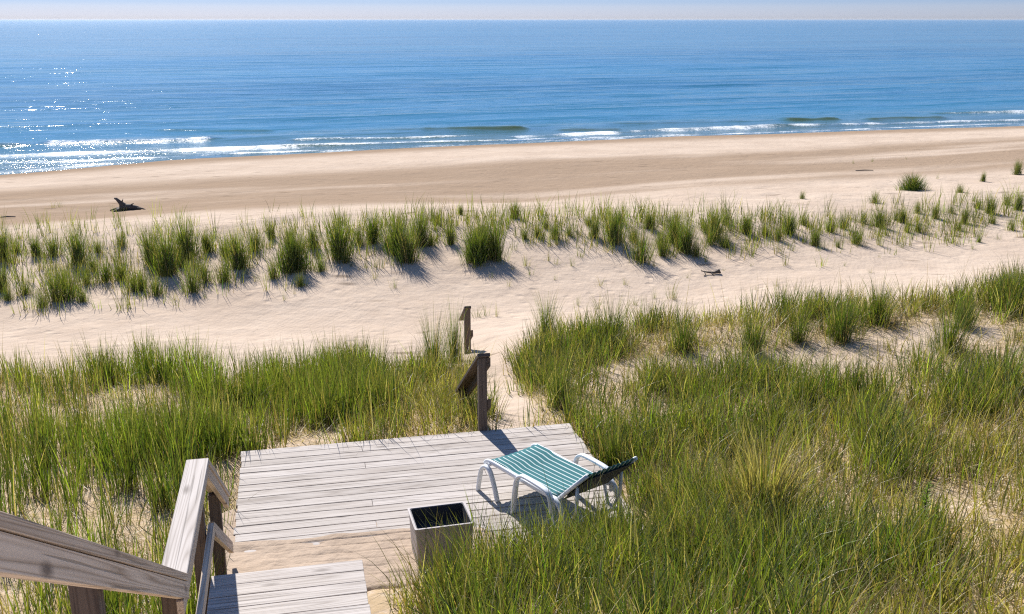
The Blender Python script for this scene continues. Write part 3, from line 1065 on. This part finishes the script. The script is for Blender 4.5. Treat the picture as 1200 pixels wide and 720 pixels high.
CH = Vector((-0.01, 9.32, 0.0))
chair = empty('lounge_chair', CH, 'white plastic chaise lounge with green striped sling standing on the deck', 'lounge chair', rz=math.atan2(-0.78, 0.625))
HX, SZ, HW = 1.06, 0.35, 0.30
BA, BLEN = R(44), 0.51
bx, bz = math.cos(BA), math.sin(BA)
for s in (-1, 1):
    y = s * HW
    mb = MB()
    mb.sweep(smooth_path([(-0.03, y, SZ - 0.045), (0.06, y, SZ), (0.5, y, SZ - 0.012), (0.9, y, SZ - 0.02), (HX + 0.03, y, SZ - 0.02)]), (0, 1, 0), 0.032, 0.045)
    mb.build('side_rail', M_WHITE, chair, 0, True)
    mb = MB()
    yo = y + s * 0.040
    mb.sweep(smooth_path([(-0.10, yo, 0), (-0.07, yo, 0.14), (-0.035, yo, 0.255), (0.03, yo, 0.305), (0.10, yo, 0.275), (0.165, yo, 0.14), (0.215, yo, 0)]), (0, 1, 0), 0.048, 0.030)
    mb.build('front_leg', M_WHITE, chair, 0, True)
    mb = MB()
    ya = y + s * 0.075
    mb.sweep(smooth_path([(0.50, ya, 0.0), (0.525, ya, 0.20), (0.555, ya, 0.36), (0.61, ya, 0.425), (0.70, ya, 0.44), (0.94, ya, 0.425), (1.02, ya, 0.39), (1.05, ya, 0.30), (1.06, ya, 0.22)]), (0, 1, 0), 0.060, 0.030)
    mb.build('armrest', M_WHITE, chair, 0, True)
    mb = MB()
    mb.sweep(smooth_path([(0.98, yo, 0.33), (1.06, yo, 0.345), (1.14, yo, 0.28), (1.20, yo, 0.14), (1.24, yo, 0.0)]), (0, 1, 0), 0.046, 0.042)
    mb.sweep([(0.98, yo - s * 0.004, 0.32), (1.05, yo - s * 0.004, 0.10), (1.20, yo - s * 0.004, 0.075)], (0, 1, 0), 0.03, 0.03)
    mb.build('rear_leg', M_WHITE, chair, 0, True)
    mb = MB()
    mb.sweep([(HX, y, SZ - 0.005), (HX + 0.3 * bx, y, SZ + 0.3 * bz), (HX + BLEN * bx, y, SZ + BLEN * bz)], (0, 1, 0), 0.03, 0.035)
    mb.build('back_rail', M_WHITE, chair, 0, True)
    mb = MB()
    mb.sweep([(HX + 0.30 * bx, y - s * 0.03, SZ + 0.30 * bz - 0.02), (1.27, y - s * 0.03, 0.30), (1.19, y - s * 0.03, 0.14)], (0, 1, 0), 0.028, 0.028)
    mb.build('back_prop', M_WHITE, chair, 0, True)
for x, z in ((0.06, 0.33), (1.17, 0.10)):
    mb = MB()
    mb.sweep([(x, -HW - 0.03, z), (x, HW + 0.03, z)], (1, 0, 0), 0.035, 0.03)
    mb.build('crossbar', M_WHITE, chair)


def sling(name, rows, th=0.010):
    """sheet from a list of (x, z) down the chair; sagging between the rails, with thickness"""
    ny = 37
    ys = np.linspace(-HW + 0.008, HW - 0.008, ny)
    vs, gs, fs = [], [], []
    n = len(rows)
    for side in (0, 1):
        for i, (x, z) in enumerate(rows):
            for y in ys:
                sag = 0.022 * (1 - (y / HW) ** 2) * math.sin(math.pi * min(1, max(0, i / (n - 1))) ) ** 0.5 if 0 < i < n - 1 else 0.0
                scal = 0.006 * math.cos(2 * math.pi * y / 0.058)
                vs.append((x, y, z - sag + scal + (0 if side == 0 else -th)))
                gs.append((x, y + 10.0, z))
    N = n * ny
    for i in range(n - 1):
        for j in range(ny - 1):
            a = i * ny + j
            fs.append((a, a + ny, a + ny + 1, a + 1))
            fs.append((N + a, N + a + 1, N + a + ny + 1, N + a + ny))
    rim = [j for j in range(ny)] + [i * ny + ny - 1 for i in range(1, n)] + [(n - 1) * ny + j for j in range(ny - 2, -1, -1)] + [i * ny for i in range(n - 2, 0, -1)]
    for p, q in zip(rim, rim[1:] + rim[:1]):
        fs.append((p, q, q + N, p + N))
    mb = MB()
    mb._add(vs, gs, fs, 0.5)
    return mb.build(name, M_SLING, chair, 0, True)


sling('seat_sling', [(-0.035, SZ - 0.055), (-0.01, SZ - 0.015), (0.06, SZ + 0.022)] + [(x, SZ + 0.022 - 0.018 * (x > 0.3)) for x in np.linspace(0.15, HX - 0.03, 10)])
sling('back_sling', [(HX + 0.02 + t * BLEN * bx, SZ + 0.022 + t * BLEN * bz) for t in np.linspace(0, 1.0, 10)])

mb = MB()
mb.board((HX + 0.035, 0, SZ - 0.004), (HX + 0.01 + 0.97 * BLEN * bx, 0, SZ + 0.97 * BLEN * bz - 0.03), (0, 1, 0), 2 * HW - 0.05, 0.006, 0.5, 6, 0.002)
mb.build('back_shade', M_BACK_SHADE, chair)  # added thin sheet, its dark colour stands in for shade behind the sling

# ------------------------------------------------------------------ grey open bin on the deck
BH = 0.40
q0, q1, q2 = on_z(476, 596, BH), on_z(544, 588, BH), on_z(487, 622, BH)
bc = (q1 + q2) / 2
ux = Vector((q1 - q0)).normalized()
uy = Vector((-ux.y, ux.x, 0))
BWd, BDp = (Vector(q1 - q0)).length, (Vector(q2 - q0)).length
bo = Vector((bc[0], bc[1], 0.004))
bn = empty('storage_bin', bo, 'small taupe plastic box with sunken black top, on the deck beside the tall grass', 'bin', rz=math.atan2(ux.y, ux.x))


def rect_shell(w0, d0, z0, w1, d1, z1, t, floor=True):
    """open box: outer wall tapering from (w0,d0) at z0 to (w1,d1) at z1, wall thickness t"""
    def ring(w, d, z):
        r = 0.016
        out = []
        for cx, cy, a0 in ((w / 2 - r, d / 2 - r, 0), (-w / 2 + r, d / 2 - r, 90), (-w / 2 + r, -d / 2 + r, 180), (w / 2 - r, -d / 2 + r, 270)):
            for k in range(4):
                an = R(a0 + 30 * k)
                out.append((cx + r * math.cos(an), cy + r * math.sin(an), z))
        return out
    rings = [ring(w0, d0, z0), ring(w1, d1, z1), ring(w1 - 2 * t, d1 - 2 * t, z1), ring(w0 - 2 * t, d0 - 2 * t, z0 + 0.02)]
    vs = [v for r_ in rings for v in r_]
    fs = []
    for i in range(3):
        for k in range(16):
            fs.append((16 * i + k, 16 * i + (k + 1) % 16, 16 * i + 16 + (k + 1) % 16, 16 * i + 16 + k))
    if floor:
        fs.append(tuple(48 + k for k in range(16)))
        fs.append(tuple(range(15, -1, -1)))
    return vs, fs


def shell(name, m, *a):
    v, f = rect_shell(*a)
    mb = MB()
    mb._add(v, [(0, 0, 0)] * len(v), f, 0.5)
    return mb.build(name, m, bn, 0.002)


shell('bin_body', M_BIN, BWd - 0.055, BDp - 0.04, 0.0, BWd - 0.024, BDp - 0.016, BH - 0.03, 0.012)
shell('rim', M_BIN, BWd - 0.012, BDp - 0.006, BH - 0.028, BWd, BDp, BH, 0.019, False)
shell('liner', M_BLACK, BWd - 0.08, BDp - 0.065, BH - 0.15, BWd - 0.042, BDp - 0.036, BH - 0.006, 0.008)
mb = MB()
for k in range(7):                           # raised ribs on the near and the left wall
    x = -BWd / 2 + 0.08 + k * (BWd - 0.16) / 6
    mb.board((x, -BDp / 2 + 0.034, 0.03), (x, -BDp / 2 + 0.011, BH - 0.04), (1, 0, 0), 0.014, 0.012)
for k in range(4):
    y = -BDp / 2 + 0.07 + k * (BDp - 0.14) / 3
    mb.board((-BWd / 2 + 0.049, y, 0.03), (-BWd / 2 + 0.017, y, BH - 0.04), (0, 1, 0), 0.014, 0.012)
mb.build('wall_ribs', M_BIN, bn, 0.002)

# ------------------------------------------------------------------ driftwood and sticks on the sand
g0 = px_ground(143, 247)
dw = empty('driftwood', g0, 'dark driftwood log with upturned branch lying on the open beach', 'driftwood')
sx = g0[1] * CP / FPX * 1.03                 # metres per pixel there
mb = MB()
mb.tube([(-0.05, 0, 0.08), (0.12, 0.03, 0.12), (0.30, 0.05, 0.11), (0.50, 0.03, 0.10), (0.68, 0.0, 0.07)], [0.11, 0.12, 0.11, 0.09, 0.04], 10, 0.16)
mb.tube([(-0.02, 0.02, 0.05), (-0.2, 0.0, 0.06), (-0.4, -0.08, 0.02)], [0.09, 0.05, 0.02], 8, 0.15)
mb.tube([(-0.05, -0.05, 0.04), (-0.13, -0.25, 0.03), (-0.16, -0.38, 0.0)], [0.09, 0.06, 0.02], 8, 0.15)
mb.build('log', M_DRIFT, dw, 0, True)
mb = MB()
mb.tube([(0.10, 0.05, 0.10), (0.02, 0.03, 0.22), (-0.07, 0.0, 0.33), (-0.16, 0.0, 0.42), (-0.23, 0, 0.44)], [0.14, 0.10, 0.07, 0.05, 0.03], 9, 0.12)
mb.build('branch', M_DRIFT, dw, 0, True)
for pts, rad in (([(0.30, 0.05, 0.12), (0.36, 0.0, 0.22), (0.45, -0.03, 0.27)], [0.05, 0.03, 0.012]),
                 ([(-0.03, 0.0, 0.24), (0.06, -0.02, 0.36), (0.09, -0.02, 0.44)], [0.05, 0.028, 0.010]),
                 ([(0.55, 0.0, 0.08), (0.75, -0.10, 0.10), (0.92, -0.12, 0.05)], [0.045, 0.028, 0.010])):
    mb = MB()
    mb.tube(pts, rad, 7, 0.2)
    mb.build('branch', M_DRIFT, dw, 0, True)
g1 = px_ground(833, 322)
st = empty('dead_branch', g1, 'small dark forked dead branch lying on bare sand beyond the grass', 'branch')
mb = MB()
mb.tube([(-0.25, 0, 0.10), (-0.1, 0.02, 0.06), (0.08, 0, 0.05), (0.2, 0.03, 0.07)], [0.012, 0.02, 0.03, 0.045], 7, 0.2)
mb.tube([(-0.16, 0, 0.07), (-0.14, -0.08, 0.02), (-0.2, -0.15, 0.0)], [0.015, 0.012, 0.008], 6, 0.2)
mb.tube([(0.0, 0, 0.05), (0.04, -0.07, 0.02), (0.06, -0.12, 0.0)], [0.018, 0.014, 0.008], 6, 0.2)
mb.tube([(0.1, 0.02, 0.05), (0.2, 0.02, 0.09), (0.24, 0.02, 0.03)], [0.03, 0.05, 0.02], 7, 0.25)
mb.build('branch', M_DRIFT, st, 0, True)
for px, py, L, lab in ((1013, 201, 0.8, 'thin grey stick lying far out on the beach to the right'), (8, 256, 0.6, 'broken stick lying on sand above the tufts at the left edge')):
    g1 = px_ground(px, py)
    mb = MB(g1)
    p = Vector(g1)
    mb.tube([p + Vector((-L / 2, 0, 0.03)), p + Vector((0, 0.03, 0.05)), p + Vector((L / 2, 0, 0.05))], [0.018, 0.028, 0.015], 7, 0.2)
    tag(mb.build('driftwood_stick', M_TWIG, None, 0, True), lab, 'stick')

# ------------------------------------------------------------------ marram: far dune, every tuft a thing
PROTO = {}
PROTO['dense'] = [tuft_mesh('grass_tuft', 520, 1.0, 0.36, 0.46, 0.20, 0.14, 0.0, 0.013) for _ in range(5)]
PROTO['loose'] = [tuft_mesh('grass_tuft', 260, 1.0, 0.42, 0.42, 0.28, 0.14, 0.0, 0.013) for _ in range(5)]
PROTO['bushy'] = [tuft_mesh('bushy_tuft', 1100, 1.0, 0.55, 0.55, 0.08, 0.05, 0.10, 0.015) for _ in range(3)]
PROTO['thin'] = [tuft_mesh('grass_sprout', 26, 1.0, 0.30, 0.55, 0.40, 0.22, 0.0, 0.012) for _ in range(6)]


def put_tuft(name, kind, px, base, top, label, group, wpx=None, cat='grass tuft'):
    g = px_ground(px, base)
    d = project(g)[2]
    H = max(0.15, (base - top) * {'dense': 1.04, 'loose': 1.12, 'ridge': 1.3, 'pale': 1.35, 'bushy': 1.15}.get(kind, 1.1) * d / FPX)
    me = random.choice(PROTO[kind])
    o = bpy.data.objects.new(name, me)
    o.location = (g[0], g[1], g[2] - 0.02)
    w = H if wpx is None else wpx * d / FPX / {'dense': 1.0, 'bushy': 1.25}.get(kind, 0.9)
    o.scale = (w, w, H)
    o.rotation_euler = (0, 0, random.uniform(0, 6.28))
    COL.objects.link(o)
    return tag(o, label, cat, group)


GF = 'marram tufts along the far dune'
GS = 'thin grass sprouts on the open sand'
# (x, foot, tip) in photo pixels: the dense tufts one can tell apart
big = [
    (3, 306, 257, 'dark tuft cut by the left edge of the frame'),
    (4, 341, 305, 'lower dark tuft at the left edge nearest the swale'),
    (93, 309, 260, 'dark upright tuft standing alone left of the tallest pair'),
    (43, 300, 270, 'rounded tuft between the left edge and the dark upright tuft'),
    (196, 322, 262, 'broad dark tuft with ragged crown below the driftwood side'),
    (219, 304, 247, 'tallest spiky tuft on the left half of the far dune'),
    (178, 310, 260, 'narrow dark tuft joined to the broad ragged one'),
    (243, 295, 266, 'small dense tuft right of the tallest spiky one'),
    (280, 314, 264, 'dark tuft leaning beside the leafy bush'),
    (298, 293, 264, 'slim dark tuft set back beside the leafy bush'),
    (318, 280, 257, 'small bright tuft behind the leafy bush'),
    (367, 291, 260, 'pale green tuft right of the leafy bush'),
    (398, 302, 243, 'tall bushy tuft right of the leafy bush with long shadow'),
    (437, 284, 244, 'mid green tuft beside the tall bushy one'),
    (466, 298, 246, 'tall tuft with dark foot casting a shadow down the sand'),
    (478, 306, 258, 'leaning dark tuft at the top of the bare slope'),
    (493, 287, 240, 'tall brown tipped tuft in the middle of the far dune'),
    (540, 252, 237, 'tiny tuft set back on the ridge toward the lake'),
    (528, 286, 258, 'green tuft left of the grey leafed clump'),
    (580, 304, 247, 'broad tuft on the edge of the bare slope above the rail posts'),
    (603, 256, 232, 'upright tuft alone behind the ridge near the beach'),
    (651, 280, 258, 'dark small tuft on the ridge over the path'),
    (697, 278, 250, 'spiky tuft right of the path on the ridge'),
    (720, 284, 240, 'tall pointed tuft on the ridge centre'),
    (760, 268, 243, 'pale tuft behind the ridge centre'),
    (790, 284, 246, 'dark tuft beside the pale one on the ridge'),
    (803, 296, 250, 'large dark tuft where the bare slope narrows'),
    (836, 278, 238, 'bushy tall tuft right of centre on the far dune'),
    (875, 274, 247, 'light tuft between two dark ones'),
    (925, 274, 244, 'dark upright tuft casting a slanted shadow'),
    (955, 288, 262, 'small dark tuft low on the slope'),
    (1030, 266, 240, 'wide spreading tuft with dark shadow at the dune crest'),
    (1057, 261, 240, 'green tuft right of the wide spreading one'),
    (1096, 256, 236, 'dark round tuft near the right end of the dune'),
    (1130, 262, 240, 'loose tuft at the right end of the dune'),
    (1160, 250, 226, 'tuft on the beach side near the right edge'),
    (1192, 205, 186, 'dark tuft at the right edge out on the beach'),
    (1152, 213, 200, 'small round tuft alone on the beach at the right'),
    (1193, 246, 222, 'dense tuft cut by the right edge of the frame'),
]
for x, b, t, lab in big:
    put_tuft('grass_tuft', 'dense', x, b, t, lab.replace('tuft', 'marram tuft', 1), GF, wpx=(b - t) * random.uniform(0.62, 0.85))
loose = [(63, 300, 270), (115, 296, 276), (143, 288, 268), (20, 296, 276), (103, 333, 305), (80, 350, 308), (66, 352, 312), (50, 360, 336), (125, 330, 296), (143, 328, 295), (97, 354, 332), (166, 340, 312),
         (183, 346, 320), (157, 341, 312), (226, 342, 303), (240, 330, 300), (263, 330, 300), (213, 313, 285), (320, 326, 300), (352, 336, 318), (376, 318, 296), (405, 308, 285), (30, 345, 322), (10, 352, 330), (75, 335, 310),
         (110, 318, 296), (630, 278, 258), (667, 276, 260), (615, 280, 262), (742, 282, 262), (775, 290, 266), (750, 306, 262), (776, 300, 272), (815, 300, 280), (833, 286, 258), (850, 290, 268), (896, 276, 256), (912, 282, 262),
         (942, 264, 248), (973, 272, 250), (988, 268, 245), (1003, 286, 262), (982, 290, 278), (1038, 276, 268), (1063, 272, 256), (1076, 272, 256), (1123, 270, 254), (1147, 284, 272), (1163, 262, 250), (1186, 270, 256),
         (1050, 258, 244), (1012, 262, 246), (1075, 250, 234), (1115, 250, 236), (1145, 244, 230), (1180, 240, 226), (560, 283, 262), (505, 288, 266), (455, 290, 268), (420, 286, 262), (340, 285, 262), (265, 300, 275),
         (512, 262, 246), (640, 268, 252), (690, 264, 248), (725, 262, 246), (850, 262, 244), (1125, 226, 214), (1025, 238, 222), (940, 233, 222)]
for i, (x, b, t) in enumerate(loose):
    low = t > 300
    put_tuft('grass_tuft', 'loose', x, b, t, 'short loose yellow green marram tuft low on the left slope of the far dune' if low and x < 300 else 'loose yellow green marram tuft among dark ones on the far dune ridge', GF, wpx=(b - t) * random.uniform(0.7, 1.0))
sprout = [(440, 327, 306), (463, 338, 318), (617, 312, 290), (622, 322, 305), (600, 316, 302), (643, 306, 286), (670, 312, 290), (650, 328, 316), (597, 336, 322), (703, 335, 320), (733, 334, 320), (766, 312, 296), (767, 350, 332), (787, 350, 320),
          (677, 358, 342), (577, 326, 312), (910, 336, 323), (880, 312, 303), (848, 318, 310), (805, 326, 316), (933, 340, 330), (885, 340, 330), (1020, 320, 310), (1030, 302, 293), (1122, 270, 256), (333, 352, 334), (290, 322, 305),
          (300, 330, 312), (1005, 290, 278), (812, 302, 286), (70, 243, 228), (62, 244, 232), (560, 372, 348), (570, 370, 346), (582, 371, 350), (700, 362, 342), (745, 358, 340), (790, 352, 330), (1000, 192, 184), (1022, 190, 182), (1062, 187, 181),
          (1098, 210, 200), (950, 262, 250), (345, 345, 332), (412, 312, 296), (240, 350, 336), (205, 352, 338), (1090, 290, 280), (1140, 292, 280), (990, 312, 304)]
for x, b, t in sprout:
    put_tuft('grass_sprout', 'thin', x, b, t, 'thin sparse grass sprout of a few blades on bare sand', GS, wpx=(b - t) * random.uniform(0.7, 1.1), cat='grass sprout')
for k in range(60):
    x = RNG.uniform(0, 1200)
    b = np.interp(x, [0, 300, 600, 900, 1200], [310, 300, 285, 285, 262]) + RNG.normal(0, 11)
    t = b - RNG.uniform(12, 26)
    put_tuft('grass_sprout', 'thin', x, b, t, 'thin sparse grass sprout of a few blades on bare sand', GS, wpx=(b - t) * random.uniform(0.8, 1.2), cat='grass sprout')


# ------------------------------------------------------------------ leafy plants
put_tuft('bushy_tuft', 'bushy', 345, 317, 268, 'rounded dark green bushy plant on the far dune left of centre', None, wpx=42, cat='bush')
put_tuft('bushy_tuft', 'bushy', 560, 305, 264, 'grey green bushy clump on the edge of the bare slope', None, wpx=44, cat='bush')
put_tuft('bushy_tuft', 'bushy', 1069, 223, 204, 'low bushy green plant alone on the beach at right', None, wpx=33, cat='bush')


def goldenrod(px, base, top, n, label):
    g = px_ground(px, base)
    d = project(g)[2]
    H = (base - top) * d / FPX
    o = empty('flower_stalk', g, label, 'plant')
    mb = MB()
    mb.tube([(0, 0, -0.05), (0.01, 0, H * 0.5), (0.02, 0.01, H)], [0.006, 0.005, 0.003], 6)
    mb.build('stem', M_TWIG, o)
    t = RNG.uniform(0.15, 1.0, n)
    base_ = np.stack([0.02 * t, 0.01 * t, H * t], -1)
    col = np.array([0.19, 0.29, 0.05]) * RNG.uniform(0.8, 1.25, (n, 1))
    L = 0.10 * (1.15 - 0.75 * t) * RNG.uniform(0.7, 1.2, n)
    me = blades_mesh('foliage', base_, L, RNG.uniform(0, 6.28, n), RNG.uniform(0.5, 1.0, n), RNG.uniform(0.2, 0.8, n), L * 0.2, col, 3, M_LEAF, np.array([0.19, 0.29, 0.05]), np.array([0.26, 0.34, 0.07]))
    f = bpy.data.objects.new('foliage', me)
    f.parent = o
    COL.objects.link(f)


goldenrod(957, 668, 606, 150, 'bright green leafy stalk in front of the pale grass tuft')
goldenrod(1079, 625, 562, 150, 'fresh green leafy stalk among grass right of the pale tuft')
goldenrod(1090, 648, 590, 130, 'darker leafy stalk standing just below the fresh green one')

# ------------------------------------------------------------------ marram: near dune
BIN_XY = (bc[0], bc[1])


def on_boards(x, y, m=0.03):
    a, b = ab(x, y)
    d = (a > DA0 - 0.06) & (a < DA1 + m) & (b > DB0 - m) & (b < DB1 + m)
    l = (a > 0) & (a < 7.5) & (b > LB0 - 0.06) & (b < LB1 + 0.22)
    n_ = (np.abs(x - BIN_XY[0]) < 0.33) & (np.abs(y - BIN_XY[1]) < 0.30)
    return d | l | n_


def near_field(x0, x1, y0, y1, n, side):
    """clump centres spread over the dune in world space, thinned by veg()"""
    x, y = RNG.uniform(x0, x1, n), RNG.uniform(y0, y1, n)
    keep = (RNG.random(n) < veg(x, y)) & ~on_boards(x, y, 0.06)
    a, b = ab(x, y)
    keep &= (b < 1.2) if side == 'left' else (b > 0.42)
    x, y = x[keep], y[keep]
    z = hterrain(x, y)
    px, py, d = project(np.stack([x, y, z], -1))
    ok = (px > -260) & (px < 1460) & (py < 930) & (y > 2.5)
    return x[ok], y[ok], z[ok], d[ok]


def clumps_to_mesh(name, cx, cy, per, rad, H, yellow, straw, spread, width, lean=None):
    nb = RNG.poisson(per)
    idx = np.repeat(np.arange(len(cx)), nb)
    n = len(idx)
    an, rr = RNG.uniform(0, 2 * np.pi, n), rad[idx] * np.sqrt(RNG.random(n))
    x, y = cx[idx] + np.cos(an) * rr, cy[idx] + np.sin(an) * rr
    ok = ~on_boards(x, y, 0.015)
    idx, an, rr, x, y = idx[ok], an[ok], rr[ok], x[ok], y[ok]
    n = len(idx)
    z = hterrain(x, y) - 0.03
    L = H[idx] * RNG.uniform(0.5, 1.12, n)
    az = an + RNG.normal(0, 0.9, n)
    th0 = np.abs(RNG.normal(0.05, 0.09, n)) + spread[idx] * 0.4 * rr / rad[idx]
    th1 = np.abs(RNG.normal(0, 1, n)) * spread[idx]
    c = blade_colors(n, 0.2, 0.0)
    y_ = np.clip(yellow[idx] + RNG.normal(0, 0.14, n), 0, 1)[:, None]
    c = c * (1 - y_) + np.array([0.30, 0.275, 0.055]) * y_
    c = c * np.exp(RNG.normal(-0.08, 0.34, len(cx)))[idx][:, None]
    s = RNG.random(n) < straw[idx]
    c[s] = STRAW[RNG.integers(0, len(STRAW), s.sum())] * RNG.uniform(0.7, 1.2, (s.sum(), 1))
    me = blades_mesh(name, np.stack([x, y, z], -1), L, az, th0, th1, width * RNG.uniform(0.7, 1.3, n), c)
    o = bpy.data.objects.new(name, me)
    COL.objects.link(o)
    return o


# left of the steps: upright dark green stems with sand between
cx, cy, cz, cd = near_field(-13, 2, 6.0, 17.0, 5200, 'left')
nn = fbm(cx * 0.5, cy * 0.5, 80, 3)
o = clumps_to_mesh('beach_grass', cx, cy, np.where(nn > 0.0, 30, 9), RNG.uniform(0.07, 0.20, len(cx)), np.clip(0.64 + 0.34 * nn + RNG.normal(0, 0.08, len(cx)), 0.25, 1.0),
                   np.clip(0.06 - 0.3 * nn, 0, 0.6), np.where(nn > 0, 0.06, 0.18), np.full(len(cx), 0.24), 0.0100)
tag(o, kind='stuff')
# right of the deck and path: denser, yellower, more arching
cx, cy, cz, cd = near_field(-2.5, 17, 4.5, 18.2, 8200, 'right')
nn = fbm(cx * 0.8, cy * 0.8, 81, 3)
o = clumps_to_mesh('beach_grass', cx, cy, np.where(nn > 0.08, 30, 14), RNG.uniform(0.08, 0.24, len(cx)), np.clip(0.45 + 0.42 * nn + RNG.normal(0, 0.08, len(cx)), 0.20, 0.95),
                   np.clip(0.30 - 0.85 * nn, 0, 0.9), np.clip(0.26 - 0.30 * nn, 0.05, 0.6), np.full(len(cx), 0.50), 0.0100)
tag(o, kind='stuff')
# tall dry seed stalks above the crests
cx, cy, cz, cd = near_field(-13, 17, 8.0, 18.0, 1500, 'left')
cx2, cy2, _, _ = near_field(-2, 17, 7.0, 18.0, 1500, 'right')
cx, cy = np.concatenate([cx, cx2]), np.concatenate([cy, cy2])
o = clumps_to_mesh('beach_grass', cx, cy, np.full(len(cx), 1.0), np.full(len(cx), 0.10), RNG.uniform(0.7, 1.15, len(cx)), np.full(len(cx), 0.6), np.full(len(cx), 0.75), np.full(len(cx), 0.35), 0.0075)
tag(o, kind='stuff')
# the tall stand that hides the near corner of the deck
aa, bb = RNG.uniform(6.15, 7.42, 420), RNG.uniform(0.75, 3.9, 420)
aa2, bb2 = RNG.uniform(7.4, 8.1, 60), RNG.uniform(3.08, 3.9, 60)
aa, bb = np.concatenate([aa, aa2]), np.concatenate([bb, bb2])
k = bb > 0.70 + 1.15 * np.maximum(0, aa - 6.80)
aa, bb = aa[k], bb[k]
cx, cy = AV[0] * aa + BV[0] * bb, AV[1] * aa + BV[1] * bb
o = clumps_to_mesh('beach_grass', cx, cy, np.full(len(cx), 16), RNG.uniform(0.06, 0.16, len(cx)), np.clip(RNG.normal(0.62, 0.10, len(cx)), 0.35, 0.85),
                   np.full(len(cx), 0.10), np.full(len(cx), 0.20), np.full(len(cx), 0.60), 0.0085)
tag(o, kind='stuff')
# single stalks between the tufts of the far dune
pts = []
for k in range(1400):
    x = RNG.uniform(-150, 1350)
    b = np.interp(x, [0, 300, 600, 900, 1200], [305, 292, 276, 274, 248]) + RNG.normal(0, 1) * np.interp(x, [0, 350, 500, 1200], [22, 16, 8, 12])
    pts.append(on_z(x, b, -1.3)[:2])
pts = np.array(pts)
o = clumps_to_mesh('beach_grass', pts[:, 0], pts[:, 1], np.full(len(pts), 9), RNG.uniform(0.08, 0.28, len(pts)), RNG.uniform(0.30, 0.85, len(pts)),
                   np.full(len(pts), 0.25), np.full(len(pts), 0.12), np.full(len(pts), 0.40), 0.013)
tag(o, kind='stuff')
# dead blades lying between the stems
x, y = RNG.uniform(-12, 17, 110000), RNG.uniform(4.5, 17.5, 110000)
k = (RNG.random(110000) < veg(x, y, True) * 0.9) & ~on_boards(x, y, 0.02)
x, y = x[k], y[k]
n = len(x)
me = blades_mesh('dead_grass', np.stack([x, y, hterrain(x, y) + 0.004], -1), RNG.uniform(0.12, 0.42, n), RNG.uniform(0, 6.28, n), RNG.uniform(0.7, 1.45, n), RNG.uniform(0, 0.5, n),
                 RNG.uniform(0.004, 0.009, n), STRAW[RNG.integers(0, 4, n)] * RNG.uniform(0.6, 1.15, (n, 1)), 3)
o = bpy.data.objects.new('dead_grass', me)
COL.objects.link(o)
tag(o, kind='stuff')

# long bent straw lying over in the green
x, y = RNG.uniform(-12, 17, 60000), RNG.uniform(4.5, 17.5, 60000)
kk = np.where(ab(x, y)[1] > 1.0, 0.5, 0.12)
k = (RNG.random(60000) < veg(x, y, True) * kk) & ~on_boards(x, y, 0.10)
x, y = x[k], y[k]
n = len(x)
me = blades_mesh('dead_grass', np.stack([x, y, hterrain(x, y) - 0.01], -1), RNG.uniform(0.25, 0.65, n), RNG.uniform(0, 6.28, n), RNG.uniform(0.25, 0.95, n), RNG.uniform(0.3, 1.1, n),
                 RNG.uniform(0.005, 0.010, n), STRAW[RNG.integers(0, 4, n)] * RNG.uniform(0.5, 1.2, (n, 1)), 4)
o = bpy.data.objects.new('dead_grass', me)
COL.objects.link(o)
tag(o, kind='stuff')

# clumps one can tell apart on the near dune
PROTO['ridge'] = [tuft_mesh('grass_clump', 380, 1.0, 0.36, 0.42, 0.14, 0.14, 0.15, 0.0085) for _ in range(4)]
PROTO['pale'] = [tuft_mesh('grass_clump', 1100, 1.0, 0.40, 0.60, 0.25, 0.70, 0.0, 0.0085)]
for kind, x, b, t, w, lab in [
    ('pale', 893, 628, 516, 105, 'large pale straw tipped clump fanning out in the right foreground'),
    ('ridge', 985, 400, 342, 52, 'dark clump on the bare sand ridge with a long shadow'),
    ('ridge', 1112, 412, 360, 56, 'dark clump farthest right below the ridge'),
    ('ridge', 1028, 378, 330, 44, 'clump at the ridge top with sand under it'),
    ('ridge', 882, 412, 362, 46, 'clump over shadowed sand at the middle of the ridge'),
    ('ridge', 935, 400, 362, 40, 'small clump between two dark ridge clumps'),
    ('ridge', 800, 412, 366, 50, 'dark clump left of the shadowed sand bank'),
    ('ridge', 716, 405, 352, 56, 'clump beside the sandy path opposite the far rail post'),
    ('ridge', 640, 395, 350, 40, 'clump on the right lip of the sandy path'),
    ('ridge', 1130, 384, 335, 46, 'clump on the ridge below the right hand swale'),
    ('ridge', 1180, 360, 318, 50, 'clump at the right edge of the ridge'),
    ('ridge', 720, 550, 495, 42, 'small clump hugging the right edge of the deck'),
    ('ridge', 655, 478, 418, 46, 'tall clump on the right side of the path near the rail'),
    ('ridge', 532, 424, 362, 34, 'clump just left of the far rail post'),
    ('ridge', 508, 432, 372, 40, 'second clump left of the far rail post'),
    ('ridge', 945, 482, 425, 52, 'round green clump in the middle of the right slope'),
    ('ridge', 1000, 470, 420, 48, 'low green clump right of the round one on the slope'),
]:
    put_tuft('grass_clump', kind, x, b, t, lab.replace('clump', 'marram clump', 1), 'single marram clumps on the near dune', wpx=w, cat='grass clump')

# ------------------------------------------------------------------ thin haze over the lake
m, nt, out = mat('thin_haze')
v = nt.nodes.new('ShaderNodeVolumePrincipled')
v.inputs['Color'].default_value = (0.93, 0.95, 1.0, 1)
v.inputs['Density'].default_value = 0.00002
v.inputs['Anisotropy'].default_value = 0.3
nt.links.new(v.outputs[0], out.inputs['Volume'])
mb = MB((0, 7000, 0))
mb.board((-20000, 7000, 2.0), (20000, 7000, 2.0), (0, 1, 0), 16000, 20)
hz = mb.build('haze', m)
tag(hz, kind='stuff')
